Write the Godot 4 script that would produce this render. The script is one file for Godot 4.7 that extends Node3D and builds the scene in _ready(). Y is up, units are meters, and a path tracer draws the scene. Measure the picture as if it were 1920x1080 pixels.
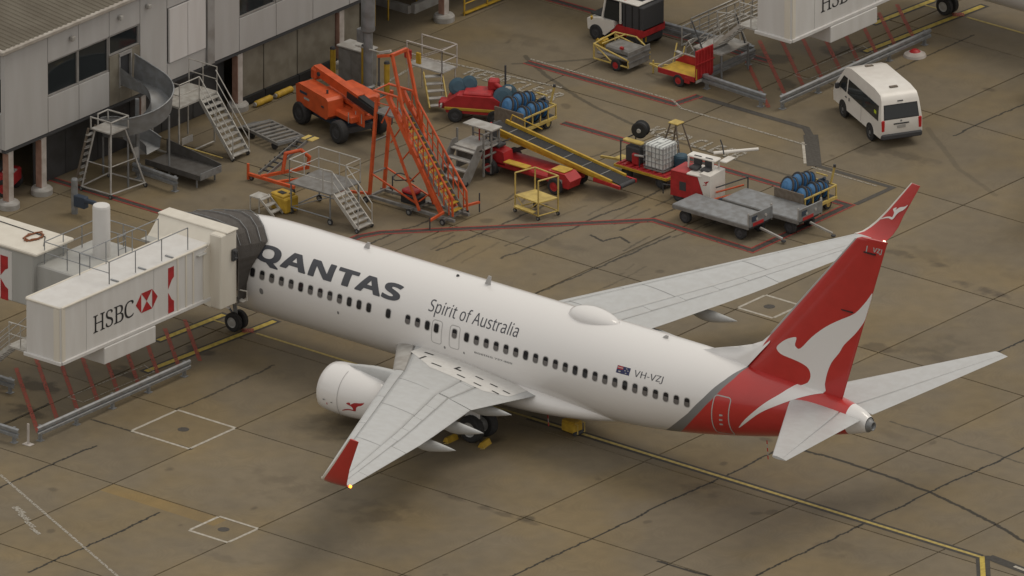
extends Node3D

# ---------------------------------------------------------------- mesh builder
class B:
	var st := SurfaceTool.new()
	var grp := 0
	func _init():
		st.begin(Mesh.PRIMITIVE_TRIANGLES)
		st.set_smooth_group(-1)
	func flat(): st.set_smooth_group(-1)
	func smooth():
		grp += 1
		st.set_smooth_group(grp)
	func tri(a: Vector3, b: Vector3, c: Vector3):
		st.add_vertex(a); st.add_vertex(c); st.add_vertex(b)
	func quad(a: Vector3, b: Vector3, c: Vector3, d: Vector3):
		tri(a, b, c); tri(a, c, d)
	func box(c: Vector3, s: Vector3, bs := Basis()) -> B:
		flat()
		var p := []
		for i in 8:
			p.append(c + bs * (Vector3((i & 1) - .5, ((i >> 1) & 1) - .5, ((i >> 2) & 1) - .5) * s))
		quad(p[0], p[2], p[3], p[1]); quad(p[4], p[5], p[7], p[6]); quad(p[0], p[4], p[6], p[2])
		quad(p[1], p[3], p[7], p[5]); quad(p[0], p[1], p[5], p[4]); quad(p[2], p[6], p[7], p[3])
		return self
	# from corner to corner
	func bb(a: Vector3, b: Vector3) -> B: return box((a + b) * .5, (b - a).abs())
	# chamfered box
	func cbox(c: Vector3, s: Vector3, e := .03, bs := Basis()) -> B:
		flat()
		var h := s * .5
		e = minf(e, minf(h.x, minf(h.y, h.z)) * .9)
		var f := func(sx, sy, sz, ax):
			var v := Vector3(sx * h.x, sy * h.y, sz * h.z)
			for k in 3:
				if k != ax: v[k] -= signf(v[k]) * e
			return c + bs * v
		for ax in 3:
			var b1: int = (ax + 1) % 3
			var c1: int = (ax + 2) % 3
			for sg in [-1, 1]:
				var q := []
				for uv in [[-1, -1], [1, -1], [1, 1], [-1, 1]]:
					var v := [0, 0, 0]
					v[ax] = sg; v[b1] = uv[0]; v[c1] = uv[1]
					q.append(f.call(v[0], v[1], v[2], ax))
				if sg > 0: quad(q[0], q[1], q[2], q[3])
				else: quad(q[3], q[2], q[1], q[0])
			for sb in [-1, 1]:
				for sc in [-1, 1]:
					var v1 := [0, 0, 0]
					v1[b1] = sb; v1[c1] = sc
					var w0 = v1.duplicate(); w0[ax] = -1
					var w1 = v1.duplicate(); w1[ax] = 1
					var q0 = f.call(w0[0], w0[1], w0[2], b1)
					var q1 = f.call(w1[0], w1[1], w1[2], b1)
					var q2 = f.call(w1[0], w1[1], w1[2], c1)
					var q3 = f.call(w0[0], w0[1], w0[2], c1)
					if sb * sc > 0: quad(q0, q3, q2, q1)
					else: quad(q0, q1, q2, q3)
		for i in 8:
			var sx: int = (i & 1) * 2 - 1
			var sy: int = ((i >> 1) & 1) * 2 - 1
			var sz: int = ((i >> 2) & 1) * 2 - 1
			var t0 = f.call(sx, sy, sz, 0)
			var t1 = f.call(sx, sy, sz, 1)
			var t2 = f.call(sx, sy, sz, 2)
			if sx * sy * sz > 0: tri(t0, t1, t2)
			else: tri(t0, t2, t1)
		return self
	func frame(d: Vector3) -> Basis:
		var y := d.normalized()
		var x := (Vector3.UP if absf(y.y) < .9 else Vector3.RIGHT).cross(y).normalized()
		return Basis(x, y, x.cross(y))
	# square bar from a to b: w sideways, h the other way
	func bar(a: Vector3, b: Vector3, w: float, h := -1.0) -> B:
		var f := frame(b - a)
		return box((a + b) * .5, Vector3(w, (b - a).length(), w if h < 0 else h), f)
	func tube(a: Vector3, b: Vector3, r: float, n := 6) -> B:
		return lathe([Vector2(r, 0), Vector2(r, (b - a).length())], a, b - a, n)
	func pipe(pts: Array, r: float, n := 6) -> B:
		for i in pts.size() - 1:
			var d: Vector3 = (pts[i + 1] - pts[i]).normalized() * r * .4
			tube(pts[i] - d, pts[i + 1] + d, r, n)
		return self
	# profile of (radius, height) along axis from o, closed with flat caps
	func lathe(prof: Array, o: Vector3, ax: Vector3, n := 16, caps := true) -> B:
		var f := frame(ax)
		var rings := []
		for q in prof:
			var ring := []
			for k in n:
				var t := TAU * k / n
				ring.append(o + f * Vector3(cos(t) * q.x, q.y, sin(t) * q.x))
			rings.append(ring)
		for j in prof.size() - 1:
			smooth()
			for k in n:
				var k2 := (k + 1) % n
				quad(rings[j][k], rings[j + 1][k], rings[j + 1][k2], rings[j][k2])
		flat()
		if caps:
			for k in n:
				if prof[0].x > .001: tri(o + f.y * prof[0].y, rings[0][k], rings[0][(k + 1) % n])
				if prof[-1].x > .001: tri(o + f.y * prof[-1].y, rings[-1][(k + 1) % n], rings[-1][k])
		return self
	# polygon in (u, v) from o, pushed along w
	func prism(poly: PackedVector2Array, o: Vector3, u: Vector3, v: Vector3, w: Vector3) -> B:
		flat()
		var pl := poly.duplicate()
		if Geometry2D.is_polygon_clockwise(pl): pl.reverse()
		var flip := u.cross(v).dot(w) < 0
		var idx := Geometry2D.triangulate_polygon(pl)
		var at := func(q: Vector2) -> Vector3: return o + u * q.x + v * q.y
		for i in range(0, idx.size(), 3):
			var a = at.call(pl[idx[i]])
			var b = at.call(pl[idx[i + 1]])
			var c = at.call(pl[idx[i + 2]])
			if (b - a).cross(c - a).dot(u.cross(v)) < 0:
				var t = b; b = c; c = t
			if flip:
				tri(a, b, c); tri(a + w, c + w, b + w)
			else:
				tri(a, c, b); tri(a + w, b + w, c + w)
		for i in pl.size():
			var a = at.call(pl[i])
			var b = at.call(pl[(i + 1) % pl.size()])
			if flip: quad(a, a + w, b + w, b)
			else: quad(a, b, b + w, a + w)
		return self
	# slab over the parallelogram o, u, w with its top at height y
	func quadbox(o: Vector3, u: Vector3, w: Vector3, y: float, t: float) -> B:
		return prism(PackedVector2Array([Vector2(0, 0), Vector2(1, 0), Vector2(1, 1), Vector2(0, 1)]), o + Vector3(0, y - t, 0), u, w, Vector3(0, t, 0))
	# rings of equal length, each a closed loop; smooth skin with flat end caps
	func loft(rings: Array, caps := true, rev := false) -> B:
		smooth()
		var n: int = rings[0].size()
		for j in rings.size() - 1:
			for k in n:
				var k2 := (k + 1) % n
				if rev: quad(rings[j][k], rings[j][k2], rings[j + 1][k2], rings[j + 1][k])
				else: quad(rings[j][k], rings[j + 1][k], rings[j + 1][k2], rings[j][k2])
		flat()
		if caps:
			for e in [0, rings.size() - 1]:
				var c := Vector3.ZERO
				for q in rings[e]: c += q
				c /= n
				for k in n:
					if (e == 0) != rev: tri(c, rings[e][k], rings[e][(k + 1) % n])
					else: tri(c, rings[e][(k + 1) % n], rings[e][k])
		return self
	# open strip of rows
	func sheet(rows: Array) -> B:
		smooth()
		for j in rows.size() - 1:
			for k in rows[0].size() - 1:
				quad(rows[j][k], rows[j][k + 1], rows[j + 1][k + 1], rows[j + 1][k])
		flat()
		return self
	func mesh() -> ArrayMesh:
		st.generate_normals()
		return st.commit()

var M := {}
var used := {}

func numbered(called: String) -> String:
	used[called] = used.get(called, 0) + 1
	return called if used[called] == 1 else "%s_%03d" % [called, used[called] - 1]

func T(called: String, label: String, category: String, at := Vector3.ZERO, yaw := 0.0, group := "") -> Node3D:
	var o := Node3D.new()
	o.name = numbered(called)
	add_child(o)
	o.position = at
	o.rotation.y = deg_to_rad(yaw)
	o.set_meta("label", label)
	o.set_meta("category", category)
	if group: o.set_meta("group", group)
	return o

func S(called: String) -> Node3D:
	var o := Node3D.new()
	o.name = numbered(called)
	add_child(o)
	o.set_meta("kind", "structure")
	return o

func I(root: Node3D, called: String, mesh: Mesh, m: Material, xf := Transform3D()) -> MeshInstance3D:
	var o := MeshInstance3D.new()
	o.name = called
	o.mesh = mesh
	o.material_override = m
	if world_roots.has(root): xf.origin -= root.position
	o.transform = xf
	root.add_child(o, true)
	return o

func P(root: Node3D, called: String, m: Material, b: B, label := "") -> MeshInstance3D:
	var o := I(root, called, b.mesh(), m)
	if label: o.set_meta("label", label)
	return o

func copy(o: Node3D, by: Vector3, label := "") -> Node3D:
	var r: Node3D = o.duplicate()
	var base := String(o.name)
	if base.length() > 4 and base[base.length() - 4] == "_" and base.right(3).is_valid_int(): base = base.left(base.length() - 4)
	r.name = numbered(base)
	add_child(r)
	r.position += by
	if label: r.set_meta("label", label)
	return r

# a thing whose parts are given in scene coordinates; at is its base
var world_roots := {}
func W(called: String, label: String, category: String, at: Vector3, group := "") -> Node3D:
	var o := T(called, label, category, at, 0.0, group)
	world_roots[o] = true
	return o

func V(x: float, y: float, z: float) -> Vector3: return Vector3(x, y, z)

# ---------------------------------------------------------------- materials
var noise_tex := {}
func grain(kind: String) -> ImageTexture:
	if noise_tex.has(kind): return noise_tex[kind]
	var n := FastNoiseLite.new()
	n.seed = kind.hash() % 1000
	n.noise_type = FastNoiseLite.TYPE_SIMPLEX
	n.fractal_octaves = 5
	n.frequency = .012
	var lo := .8
	if kind == "dirt": n.frequency = .01; lo = .88
	if kind == "streak": n.frequency = .02; lo = .97
	if kind == "paint": n.frequency = .015; lo = .965
	var img := n.get_seamless_image(256, 256)
	img.convert(Image.FORMAT_RGB8)
	for y in 256:
		for x in 256:
			var v := img.get_pixel(x, y).r
			var s := lo + (1.0 - lo) * smoothstep(.05, .95, v)
			img.set_pixel(x, y, Color(s, lerpf(s, s * s, .15), lerpf(s, s * s, .3)))
	noise_tex[kind] = ImageTexture.create_from_image(img)
	return noise_tex[kind]

func mat(key: String, lin: Color, rough := .6, metal := 0.0, g := "", size := 3.0) -> StandardMaterial3D:
	var m := StandardMaterial3D.new()
	m.albedo_color = lin.linear_to_srgb()
	m.roughness = rough
	m.metallic = metal
	if g:
		m.albedo_texture = grain(g)
		m.uv1_triplanar = true
		m.uv1_world_triplanar = true
		m.uv1_scale = Vector3.ONE / size
		if g == "streak": m.uv1_scale.y *= .15
	M[key] = m
	return m

func materials():
	mat("white", Color(.74, .724, .71), .32)
	M.white.clearcoat_enabled = true; M.white.clearcoat = .6; M.white.clearcoat_roughness = .08
	mat("wing", Color(.50, .51, .51), .4, 0, "paint", 2.5)
	mat("wing_core", Color(.30, .30, .29), .6)
	mat("walkway", Color(.66, .65, .63), .6, 0, "paint", 1.5)
	mat("metal", Color(.62, .62, .62), .35, .7)
	mat("red", Color(.48, .028, .024), .35, 0, "paint", 4.0)
	M.red.clearcoat_enabled = true; M.red.clearcoat = .5; M.red.clearcoat_roughness = .1
	mat("band", Color(.20, .20, .20), .4)
	mat("letter", Color(.055, .058, .07), .5)
	mat("black", Color(.016, .016, .017), .6)
	mat("rubber", Color(.032, .032, .033), .85, 0, "dirt", .6)
	mat("pane", Color(.018, .018, .02), .08)
	mat("blind", Color(.13, .12, .115), .5)
	mat("frame", Color(.42, .41, .40), .5)
	mat("door_line", Color(.42, .41, .40), .5)
	mat("rim", Color(.45, .45, .44), .5, .4)
	mat("dark", Color(.045, .045, .048), .7)
	mat("bluedark", Color(.03, .045, .07), .6)
	mat("yellow", Color(.52, .33, .03), .6, 0, "dirt", 1.5)
	mat("pale_yellow", Color(.56, .42, .12), .6, 0, "dirt", 1.5)
	mat("orange", Color(.62, .10, .025), .5, 0, "dirt", 2.0)
	mat("crimson", Color(.42, .022, .025), .5, 0, "dirt", 1.5)
	mat("blue", Color(.06, .20, .42), .5, 0, "dirt", 1.0)
	mat("teal", Color(.03, .08, .12), .6, 0, "dirt", 1.0)
	mat("alu", Color(.50, .49, .46), .5, .25, "dirt", 1.5)
	mat("steel", Color(.26, .27, .28), .5, .35, "dirt", 1.6)
	mat("galv", Color(.30, .315, .33), .45, .45, "dirt", 1.2)
	mat("grey", Color(.21, .205, .195), .7, 0, "dirt", 1.6)
	mat("lgrey", Color(.40, .39, .37), .7, 0, "dirt", 2.0)
	mat("wood", Color(.17, .14, .11), .8, 0, "dirt", .8)
	mat("belt", Color(.025, .025, .026), .8, 0, "dirt", .7)
	mat("bridge", Color(.62, .608, .59), .5, 0, "streak", 4.0)
	mat("cab", Color(.66, .62, .54), .5, 0, "streak", 4.0)
	mat("bridge_grey", Color(.40, .40, .38), .6, 0, "streak", 4.0)
	mat("bellows", Color(.11, .10, .092), .75, 0, "dirt", 1.0)
	mat("van", Color(.74, .71, .66), .3, 0, "paint", 3.0)
	M.van.clearcoat_enabled = true; M.van.clearcoat = .6
	mat("glass", Color(.02, .024, .026), .05)
	mat("lamp_red", Color(.45, .02, .02), .2)
	mat("panel", Color(.43, .42, .41), .6, 0, "streak", 5.0)
	mat("screen", Color(.60, .58, .57), .6, 0, "streak", 4.0)
	mat("trim", Color(.30, .29, .28), .6, 0, "dirt", 3.0)
	mat("roof", Color(.135, .118, .088), .8, 0, "dirt", 6.0)
	mat("gutter", Color(.40, .37, .33), .7, 0, "dirt", 3.0)
	mat("shutter", Color(.21, .19, .15), .7, 0, "dirt", 3.0)
	mat("dark_door", Color(.06, .06, .062), .6, 0, "dirt", 3.0)
	mat("tray", Color(.10, .095, .09), .6, .2, "dirt", 1.5)
	mat("rear_wall", Color(.20, .195, .19), .9, 0, "dirt", 3.0)
	mat("column", Color(.52, .48, .45), .6, 0, "dirt", 2.0)
	mat("column_pink", Color(.36, .21, .16), .7, 0, "dirt", 2.0)
	mat("tank", Color(.62, .64, .62), .35)
	mat("hivis", Color(.45, .55, .02), .8)
	mat("skin", Color(.28, .16, .11), .6)
	mat("line_yellow", Color(.50, .38, .07), .8, 0, "dirt", 1.0)
	mat("line_pale", Color(.46, .36, .11), .8, 0, "dirt", 1.0)
	mat("line_white", Color(.46, .43, .37), .8, 0, "dirt", .8)
	mat("line_red", Color(.27, .055, .04), .8, 0, "dirt", .8)
	mat("line_black", Color(.055, .05, .043), .85, 0, "dirt", .8)
	mat("seal", Color(.075, .068, .058), .85, 0, "dirt", .6)
	for k in [["worn_white", Color(.33, .305, .26), .40], ["worn_red", Color(.30, .04, .03), .27], ["hatch_red", Color(.32, .075, .05), .34]]:
		var m := mat(k[0], k[1], .85)
		m.albedo_texture = worn(k[2])
		m.uv1_triplanar = true
		m.uv1_world_triplanar = true
		m.uv1_scale = Vector3.ONE / 1.6
		m.transparency = BaseMaterial3D.TRANSPARENCY_ALPHA_SCISSOR
		m.alpha_scissor_threshold = .5
	var lamp := mat("beacon", Color(.9, .5, .1), .3)
	lamp.emission_enabled = true
	lamp.emission = Color(1, .55, .15)
	lamp.emission_energy_multiplier = 4.0
	var l2 := mat("beacon_white", Color(.9, .8, .75), .3)
	l2.emission_enabled = true
	l2.emission = Color(1, .75, .65)
	l2.emission_energy_multiplier = 3.0

func worn(gap: float) -> ImageTexture:
	var n := FastNoiseLite.new()
	n.seed = 77
	n.frequency = .05
	n.fractal_octaves = 4
	var img := n.get_seamless_image(256, 256)
	img.convert(Image.FORMAT_RGBA8)
	for y in 256:
		for x in 256:
			var v := img.get_pixel(x, y).r
			img.set_pixel(x, y, Color(1, 1, 1, 1.0 if v > gap else 0.0))
	return ImageTexture.create_from_image(img)

# ---------------------------------------------------------------- lettering
func text_tris(text: String, serif: bool, bold: bool) -> PackedVector3Array:
	var f := SystemFont.new()
	f.font_names = PackedStringArray(["Droid Serif" if serif else "Droid Sans"])
	f.font_weight = 700 if bold else 400
	var t := TextMesh.new()
	t.font = f
	t.text = text
	t.font_size = 100
	t.pixel_size = .01
	t.depth = 0.0
	t.curve_step = 2.0
	t.horizontal_alignment = HORIZONTAL_ALIGNMENT_LEFT
	var arr := t.get_mesh_arrays()
	var vs: PackedVector3Array = arr[Mesh.ARRAY_VERTEX]
	var ix: PackedInt32Array = arr[Mesh.ARRAY_INDEX]
	var ps := PackedVector3Array()
	if ix.size():
		for i in ix: ps.append(vs[i])
	else: ps = vs
	# scale into the box 0..1 both ways
	var lo := Vector3(1e9, 1e9, 0)
	var hi := -lo
	for q in ps: lo = lo.min(q); hi = hi.max(q)
	for i in ps.size(): ps[i] = Vector3((ps[i].x - lo.x) / (hi.x - lo.x), (ps[i].y - lo.y) / (hi.y - lo.y), 0)
	return ps

# split triangles of a flat sheet until no edge is longer than len, then lay them on a surface
func drape(ps: PackedVector3Array, len: float, on: Callable) -> B:
	var b := B.new()
	var stack := []
	for i in range(0, ps.size(), 3): stack.append([ps[i], ps[i + 1], ps[i + 2]])
	b.smooth()
	while stack.size():
		var t: Array = stack.pop_back()
		var l := [t[0].distance_to(t[1]), t[1].distance_to(t[2]), t[2].distance_to(t[0])]
		var k := 0
		if l[1] > l[k]: k = 1
		if l[2] > l[k]: k = 2
		if l[k] > len:
			var m: Vector3 = (t[k] + t[(k + 1) % 3]) * .5
			stack.append([t[k], m, t[(k + 2) % 3]])
			stack.append([m, t[(k + 1) % 3], t[(k + 2) % 3]])
		else:
			b.tri(on.call(t[0]), on.call(t[1]), on.call(t[2]))
	b.flat()
	return b

func poly_tris(pl: PackedVector2Array) -> PackedVector3Array:
	var ps := PackedVector3Array()
	if Geometry2D.is_polygon_clockwise(pl): pl.reverse()
	for i in Geometry2D.triangulate_polygon(pl): ps.append(Vector3(pl[i].x, pl[i].y, 0))
	return ps

func round_rect(w: float, h: float, r: float, n := 4) -> PackedVector2Array:
	var o := PackedVector2Array()
	for q in [[1, 1, 0], [-1, 1, 90], [-1, -1, 180], [1, -1, 270]]:
		for k in n + 1:
			var a := deg_to_rad(q[2] + 90.0 * k / n)
			o.append(Vector2(q[0] * (w * .5 - r) + cos(a) * r, q[1] * (h * .5 - r) + sin(a) * r))
	return o

func ring_tris(w: float, h: float, r: float, t: float) -> PackedVector3Array:
	var a := round_rect(w, h, r)
	var c := round_rect(w - 2 * t, h - 2 * t, maxf(r - t, .01))
	var ps := PackedVector3Array()
	for i in a.size():
		var j := (i + 1) % a.size()
		for q in [a[i], a[j], c[j], a[i], c[j], c[i]]: ps.append(Vector3(q.x, q.y, 0))
	return ps

# flat lettering or shape on a plane: lower left o, along u, up v (both full lengths)
func sign_on(root: Node3D, called: String, m: Material, ps: PackedVector3Array, o: Vector3, u: Vector3, v: Vector3) -> MeshInstance3D:
	var b := B.new()
	for i in range(0, ps.size(), 3):
		var q := []
		for k in 3: q.append(o + u * ps[i + k].x + v * ps[i + k].y)
		b.tri(q[0], q[1], q[2])
	return P(root, called, m, b)

# wheel with its axle along ax
var wheel_cache := {}
func wheel(root: Node3D, c: Vector3, ax: Vector3, r: float, w: float, rim: Material = null, called := "wheel") -> MeshInstance3D:
	var key := "%.2f %.2f" % [r, w]
	if not wheel_cache.has(key):
		var t := B.new().lathe([Vector2(r * .55, 0), Vector2(r * .88, 0), Vector2(r, w * .16), Vector2(r, w * .84), Vector2(r * .88, w), Vector2(r * .55, w)], V(0, -w * .5, 0), Vector3.UP, 20, false)
		var h := B.new().lathe([Vector2(r * .2, w * .02), Vector2(r * .3, w * .06), Vector2(r * .5, w * .06), Vector2(r * .57, w * .02), Vector2(r * .57, w * .98), Vector2(r * .5, w * .92), Vector2(r * .3, w * .92), Vector2(r * .2, w * .98)], V(0, -w * .5, 0), Vector3.UP, 16)
		wheel_cache[key] = [t.mesh(), h.mesh()]
	var f := B.new().frame(ax)
	var o := I(root, called, wheel_cache[key][0], M.rubber, Transform3D(f, c))
	I(o, "rim", wheel_cache[key][1], rim if rim else M.rim)
	return o

# ---------------------------------------------------------------- camera, sky, light
func setup():
	var cam := Camera3D.new()
	var fw := Vector3(-0.58481176, -0.36726116, -0.72326651)
	var up := Vector3(-0.23365633, 0.93011208, -0.28336592)
	cam.basis = Basis(fw.cross(up), up, -fw).orthonormalized()
	cam.position = V(424.19254889, 260.08281512, 501.48077848)
	cam.fov = 1.9083599762933643
	cam.near = 10.0
	cam.far = 6000.0
	cam.name = "camera"
	add_child(cam)
	cam.current = true
	var env := Environment.new()
	env.background_mode = Environment.BG_SKY
	var sky := Sky.new()
	var sm := ProceduralSkyMaterial.new()
	sm.sky_top_color = Color(.86, .848, .83)
	sm.sky_horizon_color = Color(.78, .764, .74)
	sm.ground_horizon_color = Color(.45, .42, .37)
	sm.ground_bottom_color = Color(.30, .28, .24)
	sm.sun_angle_max = 0.0
	sky.sky_material = sm
	env.sky = sky
	env.tonemap_mode = Environment.TONE_MAPPER_LINEAR
	env.tonemap_exposure = 1.03
	env.sdfgi_enabled = true
	env.ssao_enabled = true
	env.ssil_enabled = true
	var we := WorldEnvironment.new()
	we.name = "world_environment"
	we.environment = env
	add_child(we)
	var sun := DirectionalLight3D.new()
	sun.name = "sun"
	sun.light_energy = .3
	sun.light_color = Color(1, .965, .91)
	sun.light_angular_distance = 25.0
	sun.shadow_enabled = true
	sun.rotation_degrees = Vector3(-62, 150, 0)
	add_child(sun)

# ---------------------------------------------------------------- ground
const GX0 := -31.0
const GZ0 := -54.5
const GS := 86.0
const GN := 2048
var gdat: PackedByteArray
var rng := RandomNumberGenerator.new()

func gpix(x: float, z: float) -> Vector2: return Vector2((x - GX0) / GS * GN, (z - GZ0) / GS * GN)

func gmul(i: int, j: int, f: Vector3):
	if i < 0 or j < 0 or i >= GN or j >= GN: return
	var k := (j * GN + i) * 3
	gdat[k] = int(gdat[k] * f.x); gdat[k + 1] = int(gdat[k + 1] * f.y); gdat[k + 2] = int(gdat[k + 2] * f.z)

# a crack or tyre mark as a jittered dark stroke, metres
func stroke(pts: Array, w: float, dark: float, jit: float, miss := 0.0):
	var done := {}
	var off := 0.0
	for s in pts.size() - 1:
		var a := gpix(pts[s].x, pts[s].y)
		var b := gpix(pts[s + 1].x, pts[s + 1].y)
		var n := maxi(2, int(a.distance_to(b) * 1.6))
		var side := (b - a).normalized().orthogonal()
		for k in n:
			off = clampf(off + rng.randf_range(-1, 1) * jit * .22, -jit, jit)
			if miss > 0 and rng.randf() < miss: continue
			var q := a.lerp(b, float(k) / n) + side * off
			var r := w / GS * GN * .5
			for i in range(int(floor(q.x - r)), int(floor(q.x + r)) + 1):
				for j in range(int(floor(q.y - r)), int(floor(q.y + r)) + 1):
					var key := j * GN + i
					if done.has(key): continue
					done[key] = true
					gmul(i, j, Vector3(dark, dark, dark))

# a dark patch with a ragged outline, oil and dirt stains included
func ragged_patch(x: float, z: float, rx: float, rz: float, dark: Vector3, sd: int, thr := .5, ang := 0.0):
	var n := FastNoiseLite.new()
	n.seed = sd
	n.frequency = .03
	n.fractal_octaves = 5
	var c := gpix(x, z)
	var px := rx / GS * GN
	var pz := rz / GS * GN
	var m := maxf(px, pz)
	for i in range(int(c.x - m), int(c.x + m)):
		for j in range(int(c.y - m), int(c.y + m)):
			var d := (Vector2(i, j) - c).rotated(-ang)
			var e := Vector2(d.x / px, d.y / pz).length()
			if e > 1.0: continue
			var v := (n.get_noise_2d(i, j) * .9 + .62) * sqrt(1.0 - e)
			if v > thr * .7:
				var t := clampf((v - thr * .7) / .28, 0, 1)
				gmul(i, j, Vector3.ONE.lerp(dark, t * .55))

func apron_texture() -> ImageTexture:
	var mk := func(sd: int, fr: float, oc: int) -> PackedByteArray:
		var n := FastNoiseLite.new()
		n.seed = sd
		n.noise_type = FastNoiseLite.TYPE_SIMPLEX_SMOOTH
		n.frequency = fr
		n.fractal_octaves = oc
		var im := n.get_image(GN, GN, false, false, false)
		im.convert(Image.FORMAT_L8)
		return im.get_data()
	var big: PackedByteArray = mk.call(11, .0045, 5)
	var fine: PackedByteArray = mk.call(5, .045, 4)
	var tint: PackedByteArray = mk.call(23, .006, 4)
	gdat = PackedByteArray()
	gdat.resize(GN * GN * 3)
	var slab := {}
	for j in GN:
		var z := GZ0 + GS * j / GN
		var kz := int(floor((z - .6) / 7.62))
		for i in GN:
			var x := GX0 + GS * i / GN
			var k := j * GN + i
			var key := int(floor((x - 3.72) / 7.43)) * 100 + kz
			if not slab.has(key): slab[key] = .965 + .07 * (absi(hash(key * 7919 + 13)) % 1000) / 1000.0
			var v: float = slab[key] * (.88 + .14 * big[k] / 255.0 + .10 * fine[k] / 255.0)
			var o := clampf((tint[k] - 95) / 90.0, 0, 1)
			v *= .975 + .05 * ((i * 7349 + j * 9151 + (i * j) % 613) % 101) / 101.0
			var e := k * 3
			gdat[e] = mini(255, int(v * lerpf(113, 120, o)))
			gdat[e + 1] = mini(255, int(v * lerpf(102, 105, o)))
			gdat[e + 2] = mini(255, int(v * lerpf(83, 77, o)))
	rng.seed = 4
	# sealed and open cracks at half slabs
	for c in [[8.0, 20, 13.2, .35], [8.0, 8.2, 2.0, .55], [14.55, 25, 17, .3], [29.4, 14, -8, .3], [29.8, -9.5, -22, .3], [36.85, 9, -12, .3], [22.45, -8, -17, .7], [13.4, -36, -42, .4], [6.8, -39.5, -46, .55], [3.6, 11, 15, .5]]:
		stroke([Vector2(c[0], c[1]), Vector2(c[0], c[2])], .042, c[3], 1.8)
	stroke([Vector2(30.2, -4.43), Vector2(33.4, -4.45), Vector2(36.9, -4.15), Vector2(39.5, -3.5), Vector2(42.8, -2.4), Vector2(46, -1.6)], .10, .45, 1.6)
	stroke([Vector2(31, -9.06), Vector2(38, -8.9)], .06, .72, 1.2)
	stroke([Vector2(6.1, 11.2), Vector2(8.2, 11.1), Vector2(11.2, 11.05)], .06, .5, 1.2)
	stroke([Vector2(35.4, 8.3), Vector2(32.9, 8.4)], .09, .4, 1.0)
	# crazed field behind the aircraft
	for k in 26:
		var x := rng.randf_range(2.5, 14.0)
		var z := rng.randf_range(-24.0, -10.0)
		if z > -9.0 - (x - 1.5) * .2: continue
		var l := rng.randf_range(.8, 3.4)
		stroke([Vector2(x, z), Vector2(x + rng.randf_range(-.25, .25), z - l)], .05, rng.randf_range(.72, .9), 1.6, .1)
	for c in [[2.3, -10.5, -14.5], [5.0, -12, -19], [7.6, -13, -24], [9.4, -18.6, -25], [11.2, -10, -19.4]]:
		stroke([Vector2(c[0], c[1]), Vector2(c[0] + .3, c[2])], .05, .55, 2.0)
	stroke([Vector2(8.8, -17.4), Vector2(9.6, -17.2), Vector2(9.9, -18.0), Vector2(10.6, -17.7)], .06, .45, 1.5)
	# tyre marks
	var arc := []
	for k in 30:
		var t := k / 29.0
		arc.append(Vector2(lerpf(-6.4, 13, t), -31.9 + 4.4 * (1 - pow(1 - t, 3.0)) - .5 * t))
	stroke(arc, .12, .74, 1.0)
	var arc2 := []
	for k in 20:
		var t := k / 19.0
		arc2.append(Vector2(-6.2 + 3.2 * sin(t * 1.3), -30.8 - 4.5 * t))
	stroke(arc2, .10, .80, .8)
	stroke([Vector2(12, -36), Vector2(16, -33), Vector2(19, -31.6)], .14, .9, 1)
	# oil, scuffs and other dark patches
	var oil := Vector3(.66, .65, .66)
	ragged_patch(20.6, -23.9, 2.4, .45, oil, 3, .5, .02); ragged_patch(25.0, -22.8, 2.0, .5, Vector3(.55, .54, .58), 8, .4, .05); ragged_patch(25.6, -15.1, 1.6, .6, oil, 9, .45)
	ragged_patch(24.4, 8.4, 3.2, .35, oil, 14, .45, .02); ragged_patch(26.1, 8.2, .5, .4, Vector3(.5, .5, .5), 15, .4); ragged_patch(29.6, 1.4, 2.0, 1.0, Vector3(.78, .77, .78), 16)
	ragged_patch(14.5, 5.5, 3.4, 2.2, Vector3(.80, .80, .81), 17); ragged_patch(16.5, 11.5, 3.0, 2.2, Vector3(.86, .85, .85), 18); ragged_patch(21.2, 11.4, 2.6, 1.8, Vector3(.8, .79, .79), 19)
	ragged_patch(12.6, -32.6, 3.4, .9, Vector3(.72, .71, .71), 20, .45, -.1)
	ragged_patch(-6.8, -20, 2.2, 1.8, Vector3(.68, .67, .67), 44); ragged_patch(1.2, -15.4, 2.6, 1.2, Vector3(.7, .69, .7), 45); ragged_patch(12.5, -21.6, 3.0, 1.6, Vector3(.68, .67, .67), 46); ragged_patch(4.5, -21, 3.0, 1.4, Vector3(.72, .71, .71), 47)  # ground darkened beneath the boom lift, tall stair, front dolly and belt loader
	for q in [[2.2, 9.6, 1.5, 1.1], [3.6, 6.6, 1.3, .9], [.8, 11.2, 1.2, .8], [4.6, 2.6, 1.0, .8], [3.4, 12.2, 1.4, .7], [1.6, -38.4, 1.5, 1.0], [3.7, -41.0, 1.4, 1.1], [4.4, -36.2, 1.2, .8], [19.4, 2.6, 1.3, 1.0], [20.2, -1.6, .9, .7]]: ragged_patch(q[0], q[1], q[2], q[3], Vector3(.5, .49, .49), int(q[0] * 40), .42)  # ground darkened in ragged patches below both bridges and around the main gear
	for k in 90:
		ragged_patch(rng.randf_range(-12, 44), rng.randf_range(-45, 22), rng.randf_range(.15, .6), rng.randf_range(.12, .4), Vector3(.7, .69, .69), 100 + k, .5, rng.randf() * 3)
	for k in 26:
		ragged_patch(rng.randf_range(-8, 42), rng.randf_range(-40, 20), rng.randf_range(1.2, 3.4), rng.randf_range(.5, 1.4), Vector3(.86, .855, .86), 300 + k, .5, rng.randf_range(-.2, .2))
	# sandy filler strip
	for i in range(int(gpix(11.2, 0).x), int(gpix(17.1, 0).x)):
		for j in range(int(gpix(0, 15.86).y), int(gpix(0, 16.75).y)): gmul(i, j, Vector3(1.10, 1.05, .90))
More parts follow.
